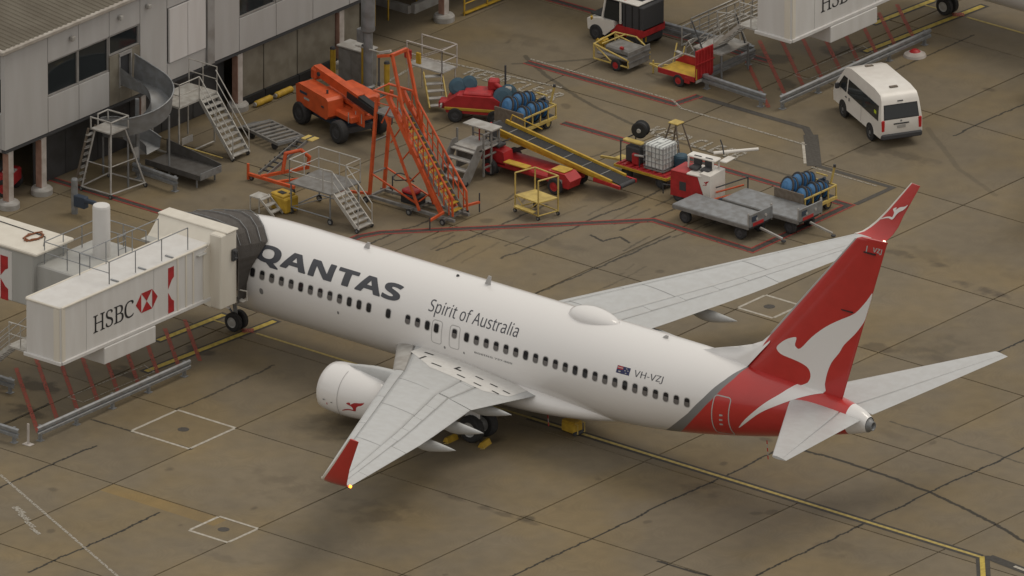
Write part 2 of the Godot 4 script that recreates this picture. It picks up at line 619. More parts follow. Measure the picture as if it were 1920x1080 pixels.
	return ImageTexture.create_from_image(Image.create_from_data(GN, GN, false, Image.FORMAT_RGB8, gdat))

func apron():
	var base := I(self, "ground", null, null)
	var pm := PlaneMesh.new()
	pm.size = Vector2(6000, 6000)
	base.mesh = pm
	base.position = V(0, -.06, 0)
	base.material_override = mat("soil", Color(.060, .052, .042), .95)
	base.set_meta("kind", "structure")
	var ap := S("apron")
	var m := StandardMaterial3D.new()
	m.albedo_texture = apron_texture()
	m.roughness = .82
	M["apron"] = m
	var xs := []
	for k in range(-4, 7): xs.append(3.72 + 7.43 * k)
	var zs := []
	for k in range(-7, 5): zs.append(.6 + 7.62 * k)
	for i in xs.size() - 1:
		for j in zs.size() - 1:
			var st := SurfaceTool.new()
			st.begin(Mesh.PRIMITIVE_TRIANGLES)
			var g := .028
			var x0: float = xs[i] + g
			var x1: float = xs[i + 1] - g
			var z0: float = zs[j] + g
			var z1: float = zs[j + 1] - g
			var lip := .012
			var rows := [[x0, z0, x1, z1, -.05], [x0, z0, x1, z1, -lip], [x0 + lip, z0 + lip, x1 - lip, z1 - lip, 0.0]]
			var c := []
			for r in rows: c.append([V(r[0], r[4], r[1]), V(r[2], r[4], r[1]), V(r[2], r[4], r[3]), V(r[0], r[4], r[3])])
			var quads := [[c[2][0], c[2][3], c[2][2], c[2][1]]]
			for h in 2:
				for s in 4:
					quads.append([c[h][s], c[h + 1][s], c[h + 1][(s + 1) % 4], c[h][(s + 1) % 4]])
			st.set_smooth_group(-1)
			for q in quads:
				for w in [0, 2, 1, 0, 3, 2]:
					st.set_uv(Vector2((q[w].x - GX0) / GS, (q[w].z - GZ0) / GS))
					st.add_vertex(q[w])
			st.generate_normals()
			I(ap, "slab", st.commit(), m)

func strip(root: Node3D, called: String, m: Material, pts: Array, w: float, y := .004):
	var b := B.new()
	var n := pts.size()
	var L := []
	for i in n:
		var p: Vector2 = pts[i]
		var d0: Vector2 = (p - pts[i - 1]).normalized() if i > 0 else (pts[1] - p).normalized()
		var d1: Vector2 = (pts[i + 1] - p).normalized() if i < n - 1 else d0
		var s := Vector2(-d0.y, d0.x) + Vector2(-d1.y, d1.x)
		s = s.normalized() * (w * .5 / maxf(.35, s.normalized().dot(Vector2(-d0.y, d0.x))))
		L.append([V(p.x + s.x, y, p.y + s.y), V(p.x - s.x, y, p.y - s.y)])
	for i in n - 1: b.quad(L[i][0], L[i + 1][0], L[i + 1][1], L[i][1])
	return P(root, called, m, b)

func shift_line(pts: Array, o: float) -> Array:
	var out := []
	var n := pts.size()
	for i in n:
		var p: Vector2 = pts[i]
		var d0: Vector2 = (p - pts[i - 1]).normalized() if i > 0 else (pts[1] - p).normalized()
		var d1: Vector2 = (pts[i + 1] - p).normalized() if i < n - 1 else d0
		var s := Vector2(-d0.y, d0.x) + Vector2(-d1.y, d1.x)
		s = s.normalized() * (o / maxf(.35, s.normalized().dot(Vector2(-d0.y, d0.x))))
		out.append(p + s)
	return out

func markings():
	var r := S("pavement_markings")
	# stand centre lines, once for each stand
	for s in 2:
		var dz := -47.3 * s
		var c := func(x, z): return Vector2(x, z + dz)
		strip(r, "stand_centre_line", M.line_pale, [c.call(5.2, -.19), c.call(19.5, -.14)], .14, .009)
		strip(r, "line_border", M.line_black, [c.call(19.5, -.14), c.call(42.45, -.04)], .50, .005)
		strip(r, "stand_centre_line", M.line_pale, [c.call(19.5, -.14), c.call(42.45, -.04)], .17, .009)
		strip(r, "stop_bar", M.line_black, [c.call(2.60, 3.1), c.call(2.87, -1.1)], .5, .005)
		strip(r, "stop_bar", M.line_yellow, [c.call(2.62, 2.95), c.call(2.85, -.94)], .26, .009)
		strip(r, "stop_bar", M.line_black, [c.call(4.40, 6.0), c.call(4.92, -1.85)], .5, .005)
		strip(r, "stop_bar", M.line_yellow, [c.call(4.41, 5.85), c.call(4.90, -1.71)], .26, .009)
		strip(r, "line_marking", M.line_pale, [c.call(2.9, -.2), c.call(4.6, -.19)], .10, .0125)
		strip(r, "line_marking", M.hatch_red, [c.call(4.6, -.35), c.call(4.9, -.02)], .5, .0165)
		for k in 9:
			var z1 := 13.67 - 1.26 * k
			var n := 5.25 if k < 7 else 3.4
			strip(r, "hatch_line", M.hatch_red, [c.call(5.37, z1), c.call(5.37 - n, z1 - n * .907)], .17, .0125)
		strip(r, "outline_box", M.worn_white, [c.call(3.8, 10.0), c.call(4.62, 10.02), c.call(4.72, 5.7), c.call(3.95, 5.4), c.call(3.8, 10.0)], .06, .017)
	strip(r, "line_border", M.line_black, [Vector2(42.45, -.2), Vector2(45.5, 3.6)], .55, .0045)
	strip(r, "stand_centre_line", M.line_yellow, [Vector2(42.5, -.1), Vector2(45.4, 3.5)], .2, .013)
	strip(r, "line_border", M.line_black, [Vector2(42.7, -.25), Vector2(50, .6)], .5, .0085)
	for k in 3: strip(r, "line_dash", M.line_white, [Vector2(44.1 + 2.2 * k, -.1 + .25 * k), Vector2(45.5 + 2.2 * k, .08 + .25 * k)], .16, .0165)
	# inspection pits
	for q in [[8.09, 8.22, 11.12, 11.12], [16.62, 15.8, 18.62, 17.68], [18.55, -16.72, 20.36, -14.88]]:
		var h := .07
		strip(r, "outline_box", M.line_white, [Vector2(q[0], q[1]), Vector2(q[2], q[1])], .13)
		strip(r, "outline_box", M.line_white, [Vector2(q[2], q[1] + h), Vector2(q[2], q[3] - h)], .13, .0045)
		strip(r, "outline_box", M.line_white, [Vector2(q[2], q[3]), Vector2(q[0], q[3])], .13)
		strip(r, "outline_box", M.line_white, [Vector2(q[0], q[3] - h), Vector2(q[0], q[1] + h)], .13, .0045)
		var mid := V((q[0] + q[2]) * .5, .006, (q[1] + q[3]) * .5)
		P(r, "pit_lid", M.seal, B.new().lathe([Vector2(.24, -.004), Vector2(.22, .004)], mid, Vector3.UP, 18))
	# red double boundary lines on a dark sealed strip
	var pa := [Vector2(1.53, -8.2), Vector2(1.55, -11.2), Vector2(1.95, -12.1), Vector2(9.75, -20.36), Vector2(15.04, -20.25), Vector2(14.95, -26.83), Vector2(-.2, -26.75)]
	var pb := [Vector2(-5.9, -31.32), Vector2(2.05, -31.42), Vector2(2.25, -32.9)]
	var pc := [Vector2(-13, -8.1), Vector2(1.2, -8.1)]
	var pd := [Vector2(-10.5, -37.85), Vector2(-4.4, -37.85), Vector2(2, -37.95)]
	for a in [pa, pb, pc, pd]:
		strip(r, "line_border", M.line_black, a, .42, .0045 if a != pc else .0075)
		strip(r, "boundary_line", M.worn_red, shift_line(a, .18), .085, .0125 if a != pc else .016)
		strip(r, "boundary_line", M.worn_red, shift_line(a, -.18), .085, .0125 if a != pc else .016)
	# white roadway edge with the sealed joint beside it
	strip(r, "roadway_line", M.worn_white, [Vector2(-6, -31.72), Vector2(1.7, -31.75), Vector2(2.6, -31.2), Vector2(9.3, -31.17)], .11, .017)
	strip(r, "sealed_joint", M.seal, [Vector2(2.3, -32.75), Vector2(8.05, -32.74), Vector2(8.9, -32.0)], .34, .0085)
	strip(r, "sealed_joint", M.seal, [Vector2(8.7, -32.25), Vector2(11.05, -29.5)], .62, .0125)
	strip(r, "roadway_line", M.line_white, [Vector2(9.0, -31.35), Vector2(10.6, -29.45)], .12, .017)
	strip(r, "sealed_joint", M.seal, [Vector2(11.0, -29.6), Vector2(15.1, -29.6), Vector2(15.1, -27.1)], .26, .0085)
	strip(r, "roadway_line", M.worn_white, [Vector2(11.05, -29.3), Vector2(14.5, -29.3)], .09, .017)
	strip(r, "roadway_line", M.worn_white, [Vector2(-8.7, -24.4), Vector2(-9.4, -29.0), Vector2(-2.8, -29.9)], .14, .0205)
	strip(r, "roadway_line", M.worn_white, [Vector2(7.06, 18.0), Vector2(17.49, 23.08), Vector2(21, 24.8)], .12, .006)
	for k in 4: strip(r, "paint_scuff", M.worn_white, [Vector2(9.7 + .65 * k, 20.2 + .42 * k), Vector2(10.4 + .65 * k, 20.5 + .42 * k)], .3 - .04 * k, .006 + .004 * (k % 2))
	for o in [[-7.05, -28.45], [3.15, -27.95]]:
		var tx := sign_on(r, "painted_words", M.worn_white, text_tris("KEEP CLEAR", false, true), V(o[0], .0245, o[1]), V(4.95, 0, .02), V(0, 0, -1.0))
		tx.set_meta("label", "white painted words keep clear on the roadway")

# ---------------------------------------------------------------- airliner (x aft, z to port)
const ST := [[.2, 2.72, 2.68, .02], [.45, 3.08, 2.32, .40], [1.1, 3.52, 1.95, .82], [1.9, 3.9, 1.64, 1.15], [2.7, 4.5, 1.48, 1.42], [3.6, 4.88, 1.36, 1.64], [4.8, 5.12, 1.29, 1.80], [6.2, 5.25, 1.25, 1.87], [8.0, 5.28, 1.25, 1.88], [22.0, 5.28, 1.25, 1.88], [24.0, 5.28, 1.27, 1.88], [26.0, 5.28, 1.4, 1.87], [28.0, 5.28, 1.68, 1.79], [30.0, 5.26, 2.06, 1.6], [32.0, 5.2, 2.5, 1.3], [34.0, 5.08, 3.02, .95], [35.5, 4.95, 3.45, .66], [36.5, 4.74, 3.74, .42], [36.9, 4.52, 3.88, .29]]

func fsec(x: float) -> Array:
	var i := 0
	while i < ST.size() - 2 and x > ST[i + 1][0]: i += 1
	var a: Array = ST[i]
	var b: Array = ST[i + 1]
	var p: Array = ST[maxi(i - 1, 0)]
	var n: Array = ST[mini(i + 2, ST.size() - 1)]
	var h: float = b[0] - a[0]
	var t := clampf((x - a[0]) / h, 0, 1)
	var r := [0.0, 0.0, 0.0]
	for k in 3:
		var d: float = (b[k + 1] - a[k + 1]) / h
		var m0 := d
		var m1 := d
		if i > 0:
			var dp: float = (a[k + 1] - p[k + 1]) / (a[0] - p[0])
			m0 = 0.0 if dp * d <= 0 else 2 * dp * d / (dp + d)
		if i < ST.size() - 2:
			var dn: float = (n[k + 1] - b[k + 1]) / (n[0] - b[0])
			m1 = 0.0 if dn * d <= 0 else 2 * dn * d / (dn + d)
		var t2 := t * t
		var t3 := t2 * t
		r[k] = (2 * t3 - 3 * t2 + 1) * a[k + 1] + (t3 - 2 * t2 + t) * h * m0 + (-2 * t3 + 3 * t2) * b[k + 1] + (t3 - t2) * h * m1
	return r

# point on the skin; th degrees from the crown, positive to port; out metres proud
func fpt(x: float, th: float, out := 0.0) -> Vector3:
	var s := fsec(x)
	var c: float = (s[0] + s[1]) * .5
	var h: float = (s[0] - s[1]) * .5 + out
	var a := deg_to_rad(th)
	return V(x, c + h * cos(a), (s[2] + out) * sin(a))

func fth(x: float, y: float) -> float:
	var s := fsec(x)
	return rad_to_deg(acos(clampf((y - (s[0] + s[1]) * .5) / ((s[0] - s[1]) * .5), -1, 1)))

const GREY_X := [[0, 30.95], [17, 30.86], [44, 30.47], [76, 29.79], [103, 29.05], [129, 28.09], [155, 27.2], [180, 26.6]]
const RED_X := [[0, 31.0], [12, 30.97], [41, 30.8], [73, 30.27], [101, 29.56], [124, 28.88], [150, 28.1], [180, 27.5]]
func edge_x(tab: Array, th: float) -> float:
	var a := absf(th)
	for i in tab.size() - 1:
		if a <= tab[i + 1][0]: return lerpf(tab[i][1], tab[i + 1][1], (a - tab[i][0]) / (tab[i + 1][0] - tab[i][0]))
	return tab[-1][1]

func tube_part(root: Node3D, called: String, m: Material, x0: Callable, x1: Callable, nx: int, out := 0.0) -> MeshInstance3D:
	var rings := []
	for j in nx + 1:
		var ring := []
		for k in 56:
			var th := 360.0 * k / 56
			if th > 180: th -= 360
			ring.append(fpt(lerpf(x0.call(th), x1.call(th), float(j) / nx), th, out))
		rings.append(ring)
	var b := B.new()
	b.loft(rings, false)
	return P(root, called, m, b)

func on_skin(root: Node3D, called: String, m: Material, ps: PackedVector3Array, len: float, on: Callable) -> MeshInstance3D:
	return P(root, called, m, drape(ps, len, on))

func airfoil(u: float) -> float:   # half thickness, 1 at its fullest
	return (.2969 * sqrt(u) - .126 * u - .3516 * u * u + .2843 * u * u * u - .1036 * u * u * u * u) / .1

# sections: [leading point, trailing point, thick direction, half thickness]; slice of the chord u0..u1
func foil(secs: Array, u0 := 0.0, u1 := 1.0, scale := 1.0, low := 1.0) -> B:
	var us := []
	var n := 10
	for k in n + 1:
		var t := float(k) / n
		us.append(lerpf(u0, u1, t * t * (3 - 2 * t) if u0 == 0.0 else t))
	var rings := []
	for s in secs:
		var ring := []
		for u in us: ring.append(s[0].lerp(s[1], u) + s[2] * (airfoil(u) * s[3] * scale + .002))
		for k in n + 1:
			var u: float = us[n - k]
			ring.append(s[0].lerp(s[1], u) - s[2] * (airfoil(u) * s[3] * scale * low + .002))
		rings.append(ring)
	return B.new().loft(rings, true)

const WLE := [[1.0, 13.6], [2.05, 14.4], [4.5, 16.2], [17.0, 22.88]]
const WTE := [[1.0, 21.45], [5.4, 20.97], [10.2, 22.55], [17.0, 24.33]]
func tab(t: Array, z: float) -> float:
	for i in t.size() - 1:
		if z <= t[i + 1][0]: return lerpf(t[i][1], t[i + 1][1], (z - t[i][0]) / (t[i + 1][0] - t[i][0]))
	return t[-1][1]

func wsec(z: float, sg: int) -> Array:
	var t := clampf((z - 1.0) / 16.0, 0, 1)
	var th := lerpf(.42, .075, pow(t, .7))
	var y := 2.25 + .0854 * z - th * .5
	var inc := .22 * (1 - t)
	return [V(tab(WLE, z), y + inc * .5, z * sg), V(tab(WTE, z), y - inc, z * sg), Vector3.UP, th]

# wing panel between two spans and two chord fractions
func wing_panel(root: Node3D, called: String, m: Material, z0: float, z1: float, u0: float, u1: float, sg: int, n := 6, out := 0.0) -> MeshInstance3D:
	var secs := []
	for k in n + 1:
		var s := wsec(lerpf(z0, z1, float(k) / n), sg)
		s[3] += out
		secs.append(s)
	return P(root, called, m, foil(secs, u0, u1, 1.0, .8))

func wtop(z: float, u: float, sg: int, out := .006) -> Vector3:
	var s := wsec(z, sg)
	return s[0].lerp(s[1], u) + Vector3.UP * (airfoil(u) * s[3] + out + .002)

const ROO := [[34.68, 5.04], [34.73, 5.41], [34.84, 5.9], [35.05, 6.41], [35.42, 6.92], [35.64, 7.3], [36.17, 7.9], [36.56, 8.47], [36.72, 8.9], [36.98, 9.8], [36.7, 9.41], [36.16, 8.77], [35.41, 8.3], [34.76, 7.86], [34.11, 7.28], [33.57, 6.67], [33.35, 6.68], [33.3, 6.8], [33.35, 7.09], [32.91, 6.91], [32.59, 6.67], [32.37, 6.4], [32.59, 6.2], [33.14, 6.13], [33.64, 6.05], [33.96, 5.9], [34.06, 5.6], [33.92, 5.29], [33.6, 5.04]]
const ROO_TAIL := [[33.6, 3], [33.3, 26.3], [33.03, 47.0], [32.59, 66.4], [32.08, 87.4], [31.62, 105.7], [31.27, 122.8], [31.75, 108.2], [32.37, 88.0], [33.0, 71.7], [33.34, 62.3], [33.82, 47.3], [34.34, 27.2], [34.68, 5]]
# whole animal, nose to the left, in a unit box, for the small marks
const ROO_SMALL := [[0, .05], [.16, .22], [.38, .30], [.52, .30], [.50, .42], [.44, .52], [.32, .58], [.24, .64], [.30, .72], [.40, .74], [.41, .64], [.45, .66], [.58, .80], [.78, .86], [.90, .92], [1.0, 1.0], [.96, .84], [.86, .70], [.74, .62], [.66, .48], [.64, .26], [.56, .2], [.38, .22], [.2, .16]]

func smooth_poly(a: Array, n := 4) -> PackedVector2Array:
	var o := PackedVector2Array()
	var c := a.size()
	for i in c:
		var p := []
		for d in [-1, 0, 1, 2]:
			var q: Array = a[(i + d + c) % c]
			p.append(Vector2(q[0], q[1]))
		for k in n: o.append(p[1].cubic_interpolate(p[2], p[0], p[3], float(k) / n))
	return o

const FIN_LE := [[5.0, 30.45], [11.93, 36.16]]
const FIN_TE := [[5.0, 35.55], [12.0, 37.66]]
func fin_half(x: float, y: float) -> float:
	var t := (y - 4.7) / 7.3
	var le := lerpf(30.2, 36.16, t)
	var te := lerpf(35.46, 37.66, t)
	return airfoil(clampf((x - le) / (te - le), 0, 1)) * lerpf(.27, .08, t)

func airliner() -> Node3D:
	var a := T("airliner", "white twin-engine airliner with red tail and leaping kangaroo at the jet bridge", "airliner")
	# body
	tube_part(a, "fuselage", M.white, func(_t): return .2, func(t): return edge_x(GREY_X, t), 90)
	tube_part(a, "grey_band", M.band, func(t): return edge_x(GREY_X, t), func(t): return edge_x(RED_X, t), 2)
	tube_part(a, "red_tail_section", M.red, func(t): return edge_x(RED_X, t), func(_t): return 36.05, 20)
	var tc := tube_part(a, "tail_cone", M.white, func(_t): return 36.05, func(_t): return 36.9, 6)
	var ex := []
	for q in [[36.9, .98], [36.96, .72], [37.1, .62], [37.1, .5], [36.9, .45]]:
		var ring := []
		for k in 24:
			var t := TAU * k / 24
			ring.append(V(q[0], 4.18 + .3 * q[1] * cos(t), .27 * q[1] * sin(t)))
		ex.append(ring)
	P(tc, "exhaust", M.steel, B.new().loft(ex, true))
	# wing to body fairing
	var fr := []
	for k in 27:
		var x := 12.6 + k * .5
		var g := sin(PI * clampf((x - 12.4) / 13.4, 0, 1))
		g = pow(g, .55)
		var ring := []
		for j in 20:
			var t := TAU * j / 20
			ring.append(V(x, 1.75 + g * .82 * cos(t) - .1 * g, g * 2.16 * sin(t)))
		fr.append(ring)
	P(a, "belly_fairing", M.white, B.new().loft(fr, true))
	# windows, both sides
	var pane := poly_tris(round_rect(.235, .36, .09))
	var fr_ps := ring_tris(.30, .43, .12, .035)
	var lower := poly_tris(PackedVector2Array([Vector2(-.1, -.13), Vector2(-.06, -.17), Vector2(.06, -.17), Vector2(.1, -.13), Vector2(.1, .02), Vector2(-.1, .02)]))
	var idx := []
	for i in range(-2, 45):
		if i in [13, 15, 20]: continue
		idx.append(i)
	rng.seed = 9
	for sd in [1, -1]:
		for i in idx:
			var x0: float = 6.69 + .508 * i
			if i == 19: x0 = 16.30
			if i == 21: x0 = 17.24
			var on := func(q: Vector3, o: float):
				var yy := 3.66 + q.y
				return fpt(x0 + q.x, sd * fth(x0 + q.x, yy), o)
			var w := on_skin(a, "window", M.frame, fr_ps, .2, func(q): return on.call(q, .004))
			on_skin(w, "pane", M.pane, pane, .2, func(q): return on.call(q, .005))
			if rng.randf() < .62: on_skin(w, "window_blind", M.blind, lower, .2, func(q): return on.call(q, .008))
		# over-wing exits and the rear door
		for e in [[16.33, .54, .98, 3.50], [17.25, .54, .98, 3.50]]:
			on_skin(a, "emergency_exit", M.door_line, ring_tris(e[1], e[2], .14, .035), .12, func(q): return fpt(e[0] + q.x, sd * fth(e[0] + q.x, e[3] + q.y), .004))
		var dr := on_skin(a, "rear_door", M.door_line, ring_tris(.80, 1.85, .16, .045), .14, func(q): return fpt(30.55 + q.x + .12 * q.y, sd * fth(30.55 + q.x + .12 * q.y, 3.35 + q.y), .004))
		for k in 3: on_skin(dr, "door_marking", M.frame, poly_tris(PackedVector2Array([Vector2(-.06, 0), Vector2(.09, .03), Vector2(.10, .10), Vector2(-.05, .09)])), .2, func(q): return fpt(30.5 + .04 * k + q.x, sd * fth(30.5 + q.x, 2.95 + .22 * k + q.y), .004))
		for q2 in [[7.17, 98.5, .10], [11.21, 96.0, .05], [16.75, 99.0, .045], [17.75, 98.5, .04]]:
			on_skin(a, "port_cover", M.band, poly_tris(round_rect(q2[2] * 2, q2[2] * 2.6, q2[2] * .95)), .2, func(q): return fpt(q2[0] + q.x, sd * (q2[1] - q.y * 30), .004))
		# lettering
		var wd := func(called, text, bold, x0, x1, th0, th1, m, thick):
			var ps := PackedVector3Array()
			var k := 0
			for d in ([[0, 0], [1, 0], [-1, 0], [0, 1], [0, -1], [.7, .7], [-.7, .7], [.7, -.7], [-.7, -.7]] if thick > 0 else [[0, 0]]):
				for q in text_tris(text, false, bold): ps.append(q + V(d[0] * thick / (x1 - x0), d[1] * thick / 1.0, .0012 * k))
				k += 1
			on_skin(a, called, m, ps, .07, func(q):
				var x := lerpf(x0, x1, q.x if sd > 0 else 1.0 - q.x)
				return fpt(x, sd * lerpf(th0, th1, q.y), .005 + q.z))
		wd.call("airline_name", "QANTAS", true, 6.62, 14.16, 66.6, 42.4, M.letter, .03)
		wd.call("slogan", "Spirit of Australia", false, 15.72, 20.30, 66.8, 46.0, M.letter, 0)
		wd.call("registration", "VH-VZJ", false, 26.33, 27.75, 69.3, 59.3, M.letter, 0)
		wd.call("type_lettering", "BOEING 737-800", true, 18.3, 20.25, 94.6, 92.4, M.band, 0)
		# flag
		var fl := on_skin(a, "flag", mat("flag_blue", Color(.015, .02, .09), .5), poly_tris(PackedVector2Array([Vector2(0, 0), Vector2(.66, 0), Vector2(.66, 1), Vector2(0, 1)])), .3, func(q): return fpt(25.45 + q.x, sd * (68 - 9 * q.y), .005))
		on_skin(fl, "flag_cross", M.lamp_red, poly_tris(PackedVector2Array([Vector2(.02, .55), Vector2(.3, .55), Vector2(.3, .95), Vector2(.02, .95)])), .3, func(q): return fpt(25.45 + q.x, sd * (68 - 9 * q.y), .008))
		on_skin(fl, "flag_cross", M.frame, poly_tris(PackedVector2Array([Vector2(.02, .70), Vector2(.3, .70), Vector2(.3, .8), Vector2(.02, .8)])), .3, func(q): return fpt(25.45 + q.x, sd * (68 - 9 * q.y), .011))
		for s in [[.16, .25, .07], [.48, .8, .045], [.56, .55, .045], [.42, .5, .045], [.48, .2, .05]]:
			on_skin(fl, "flag_star", M.frame, poly_tris(round_rect(s[2] * 1.6, s[2] * 2.4, .03)), .3, func(q): return fpt(25.45 + s[0] + q.x, sd * (68 - 9 * (s[1] + q.y)), .008))
		# kangaroo: body on the fin, tail on the fuselage
		on_skin(a, "kangaroo", M.white, poly_tris(smooth_poly(ROO, 3)), .3, func(q): return V(q.x, q.y, sd * (fin_half(q.x, q.y) + .008)))
		on_skin(a, "kangaroo_tail", M.white, poly_tris(smooth_poly(ROO_TAIL.map(func(q): return [q[0], q[1] * .03]), 3)), .12, func(q): return fpt(q.x, sd * maxf(q.y / .03, 1.0), .008))
	# cockpit glass
	for k in 6:
		var s0 := -66.0 + k * 22
		on_skin(a, "cockpit_window", M.pane, poly_tris(round_rect(.62, 18, .1)), .3, func(q): return fpt(2.35 + q.x + absf(s0 + 11 + q.y) * .006, s0 + 11 + q.y, .006))
	# satellite dome and blades on the crown
	var dm := []
	for k in 15:
		var t := k / 14.0
		var g := pow(sin(PI * pow(t, .8)), .6)
		var ring := []
		for j in 18:
			var t2 := TAU * j / 18
			ring.append(V(21.72 + 2.55 * t, 5.22 + g * .42 * cos(t2), g * .62 * sin(t2)))
		dm.append(ring)
	P(a, "satellite_dome", M.white, B.new().loft(dm, true))
	for q in [[17.3, .42, .32], [26.4, .16, .3], [11.0, .3, .26]]:
		P(a, "blade_antenna", M.frame, B.new().prism(PackedVector2Array([Vector2(0, 0), Vector2(.3, 0), Vector2(.34, q[1]), Vector2(.2, q[1])]), V(q[0], 5.25, -.02), V(1, 0, 0), V(0, 1, 0), V(0, 0, .04)))
	P(a, "anti_collision_lamp", M.dark, B.new().lathe([Vector2(.07, 0), Vector2(.06, .06), Vector2(.01, .09)], V(15.95, 5.27, .05), Vector3.UP, 10))
	# fin
	var fs := []
	for k in 9:
		var t := k / 8.0
		fs.append([V(lerpf(30.2, 36.16, t), lerpf(4.7, 11.95, t), 0), V(lerpf(35.46, 37.66, t), lerpf(4.7, 12.02, t), 0), V(0, 0, 1), lerpf(.27, .08, t)])
	var fin := P(a, "tail_fin", M.red, foil(fs))
	P(fin, "fin_cap", M.red, foil([[V(36.16, 11.95, 0), V(37.66, 12.02, 0), V(0, 0, 1), .08], [V(36.4, 12.06, 0), V(37.72, 12.12, 0), V(0, 0, 1), .06]]))
	P(fin, "leading_edge", M.frame, foil([[V(31.9, 6.85, 0), V(32.2, 6.85, 0), V(0, 0, 1), .035], [V(36.08, 11.93, 0), V(36.3, 11.93, 0), V(0, 0, 1), .02]]))
	for q in [[8.79, 35.52], [11.5, 36.6]]:
		P(fin, "rudder_hinge", M.black, B.new().bb(V(q[1], q[0] - .02, -.14), V(q[1] + .55, q[0] + .02, .14)))
	for sd in [1, -1]:
		on_skin(fin, "fin_marking", M.frame, poly_tris(round_rect(.05, .34, .02)), .2, func(q): return V(36.72 + q.x + .2 * q.y, 11.62 + q.y, sd * (fin_half(36.72 + q.x, 11.62 + q.y) + .008)))
		on_skin(fin, "fin_lettering", M.frame, text_tris("VZJ", false, true), .2, func(q):
			var x: float = 36.98 + .42 * (q.x if sd > 0 else 1.0 - q.x)
			return V(x + .06 * q.y, 11.52 + .26 * q.y, sd * (fin_half(x, 11.55) + .01)))
	var db := B.new()
	var rows := []
	for q in [[28.4, 5.24, .05], [29.0, 5.46, .10], [29.6, 5.66, .12], [30.3, 5.88, .13], [31.0, 6.14, .12], [31.5, 6.40, .10], [31.98, 6.88, .06]]:
		var lo: float = maxf(5.0, 5.28 + (q[0] - 30.45) * 1.19) - .6
		rows.append([V(q[0], lo, -q[2] - .12), V(q[0], lerpf(lo, q[1], .6), -q[2] * .7), V(q[0], q[1], 0), V(q[0], lerpf(lo, q[1], .6), q[2] * .7), V(q[0], lo, q[2] + .12)])
	db.sheet(rows)
	P(a, "dorsal_fin", M.white, db)
	# tailplane
	for sg in [1, -1]:
		var hs := func(z: float) -> Array:
			var t := (z - .4) / 6.75
			return [V(lerpf(33.25, 37.62, t), 4.5 + .11 * z, z * sg), V(lerpf(36.75, 38.3, t), 4.42 + .118 * z, z * sg), Vector3.UP, lerpf(.19, .055, t)]
		var sp := func(u0, u1, called, m, par):
			var secs := []
			for k in 7: secs.append(hs.call(lerpf(.4, 7.12, k / 6.0)))
			return P(par, called, m, foil(secs, u0, u1))
		var tp = sp.call(0.0, .70, "tailplane", M.wing, a)
		sp.call(.72, 1.0, "elevator", M.wing, tp)
	# wings
	for sg in [1, -1]:
		var w := wing_panel(a, "wing", M.wing, 1.2, 17.0, .138, .596, sg, 14)
		# spar box inside, seen only in the gaps
		var core := []
		for k in 9:
			var s := wsec(lerpf(1.2, 16.9, k / 8.0), sg)
			s[3] -= .035
			core.append(s)
		P(w, "wing_spar", M.wing_core, foil(core, .06, .775, .92, .74))
		for q in [[4.55, 7.6], [7.63, 10.7], [10.73, 13.8], [13.83, 16.95]]: wing_panel(w, "slat", M.wing, q[0], q[1], 0.0, .124, sg, 3)
		wing_panel(w, "krueger_flap", M.lgrey, 1.5, 4.5, 0.0, .124, sg, 3)
		for q in [[1.6, 3.6], [3.62, 5.3], [5.42, 6.9], [6.92, 8.4], [8.42, 9.9], [9.92, 11.2]]: wing_panel(w, "spoiler", M.wing, q[0], q[1], .609, .722, sg, 2)
		wing_panel(w, "wing_panel", M.wing, 11.22, 16.98, .609, .722, sg, 3)
		wing_panel(w, "flap", M.wing, 1.6, 5.36, .738, 1.0, sg, 4)
		wing_panel(w, "flap", M.wing, 5.42, 11.9, .738, 1.0, sg, 5)
		wing_panel(w, "aileron", M.wing, 11.93, 15.4, .738, 1.0, sg, 3)
		wing_panel(w, "wing_panel", M.wing, 15.42, 16.98, .738, 1.0, sg, 2)
		# fine cross seams
		for q in [[8.3, .14, .6], [12.3, .14, .6], [5.4, .14, .6]]:
			var b := B.new()
			var rws := []
			for k in 9: rws.append([wtop(q[0], lerpf(q[1], q[2], k / 8.0), sg), wtop(q[0] + .03, lerpf(q[1], q[2], k / 8.0), sg)])
			b.sheet(rws)
			P(w, "skin_seam", M.band, b)
		# white walkway by the root with its black marks
		var bw := B.new()
		var rw := []
		for k in 13:
			var x := lerpf(15.5, 20.9, k / 12.0)
			var row := []
			for j in 7:
				var z := lerpf(1.35, lerpf(2.5, 3.45, clampf((x - 15.5) / 1.8, 0, 1)) if x < 20 else lerpf(3.45, 2.9, (x - 20.0) / .9), j / 6.0)
				var u := clampf((x - tab(WLE, z)) / (tab(WTE, z) - tab(WLE, z)), 0, 1)
				row.append(wtop(z, u, sg, .008))
			rw.append(row)
		bw.sheet(rw)
		var wk := P(w, "walkway", M.walkway, bw)
		for q in [[16.0, 2.15, .45, .1], [16.3, 2.55, .1, .4], [17.0, 2.95, .5, .09], [17.9, 2.35, .1, .35], [17.9, 2.6, .35, .1], [18.4, 3.05, .4, .08], [18.9, 2.5, .4, .08], [19.3, 3.1, .38, .08], [19.7, 2.55, .38, .08], [20.2, 3.05, .35, .08], [20.4, 2.6, .35, .08]]:
			var bq := B.new()
			var pts := []
			for k in 4:
				var x: float = q[0] + (q[2] if k in [1, 2] else 0.0)
				var z: float = q[1] + (q[3] if k > 1 else 0.0)
				pts.append(wtop(z, (x - tab(WLE, z)) / (tab(WTE, z) - tab(WLE, z)), sg, .016))
			bq.quad(pts[0], pts[1], pts[2], pts[3])
			P(wk, "walkway_mark", M.black, bq)
		# winglet
		var tip := wsec(17.0, sg)
		var ws := [tip]
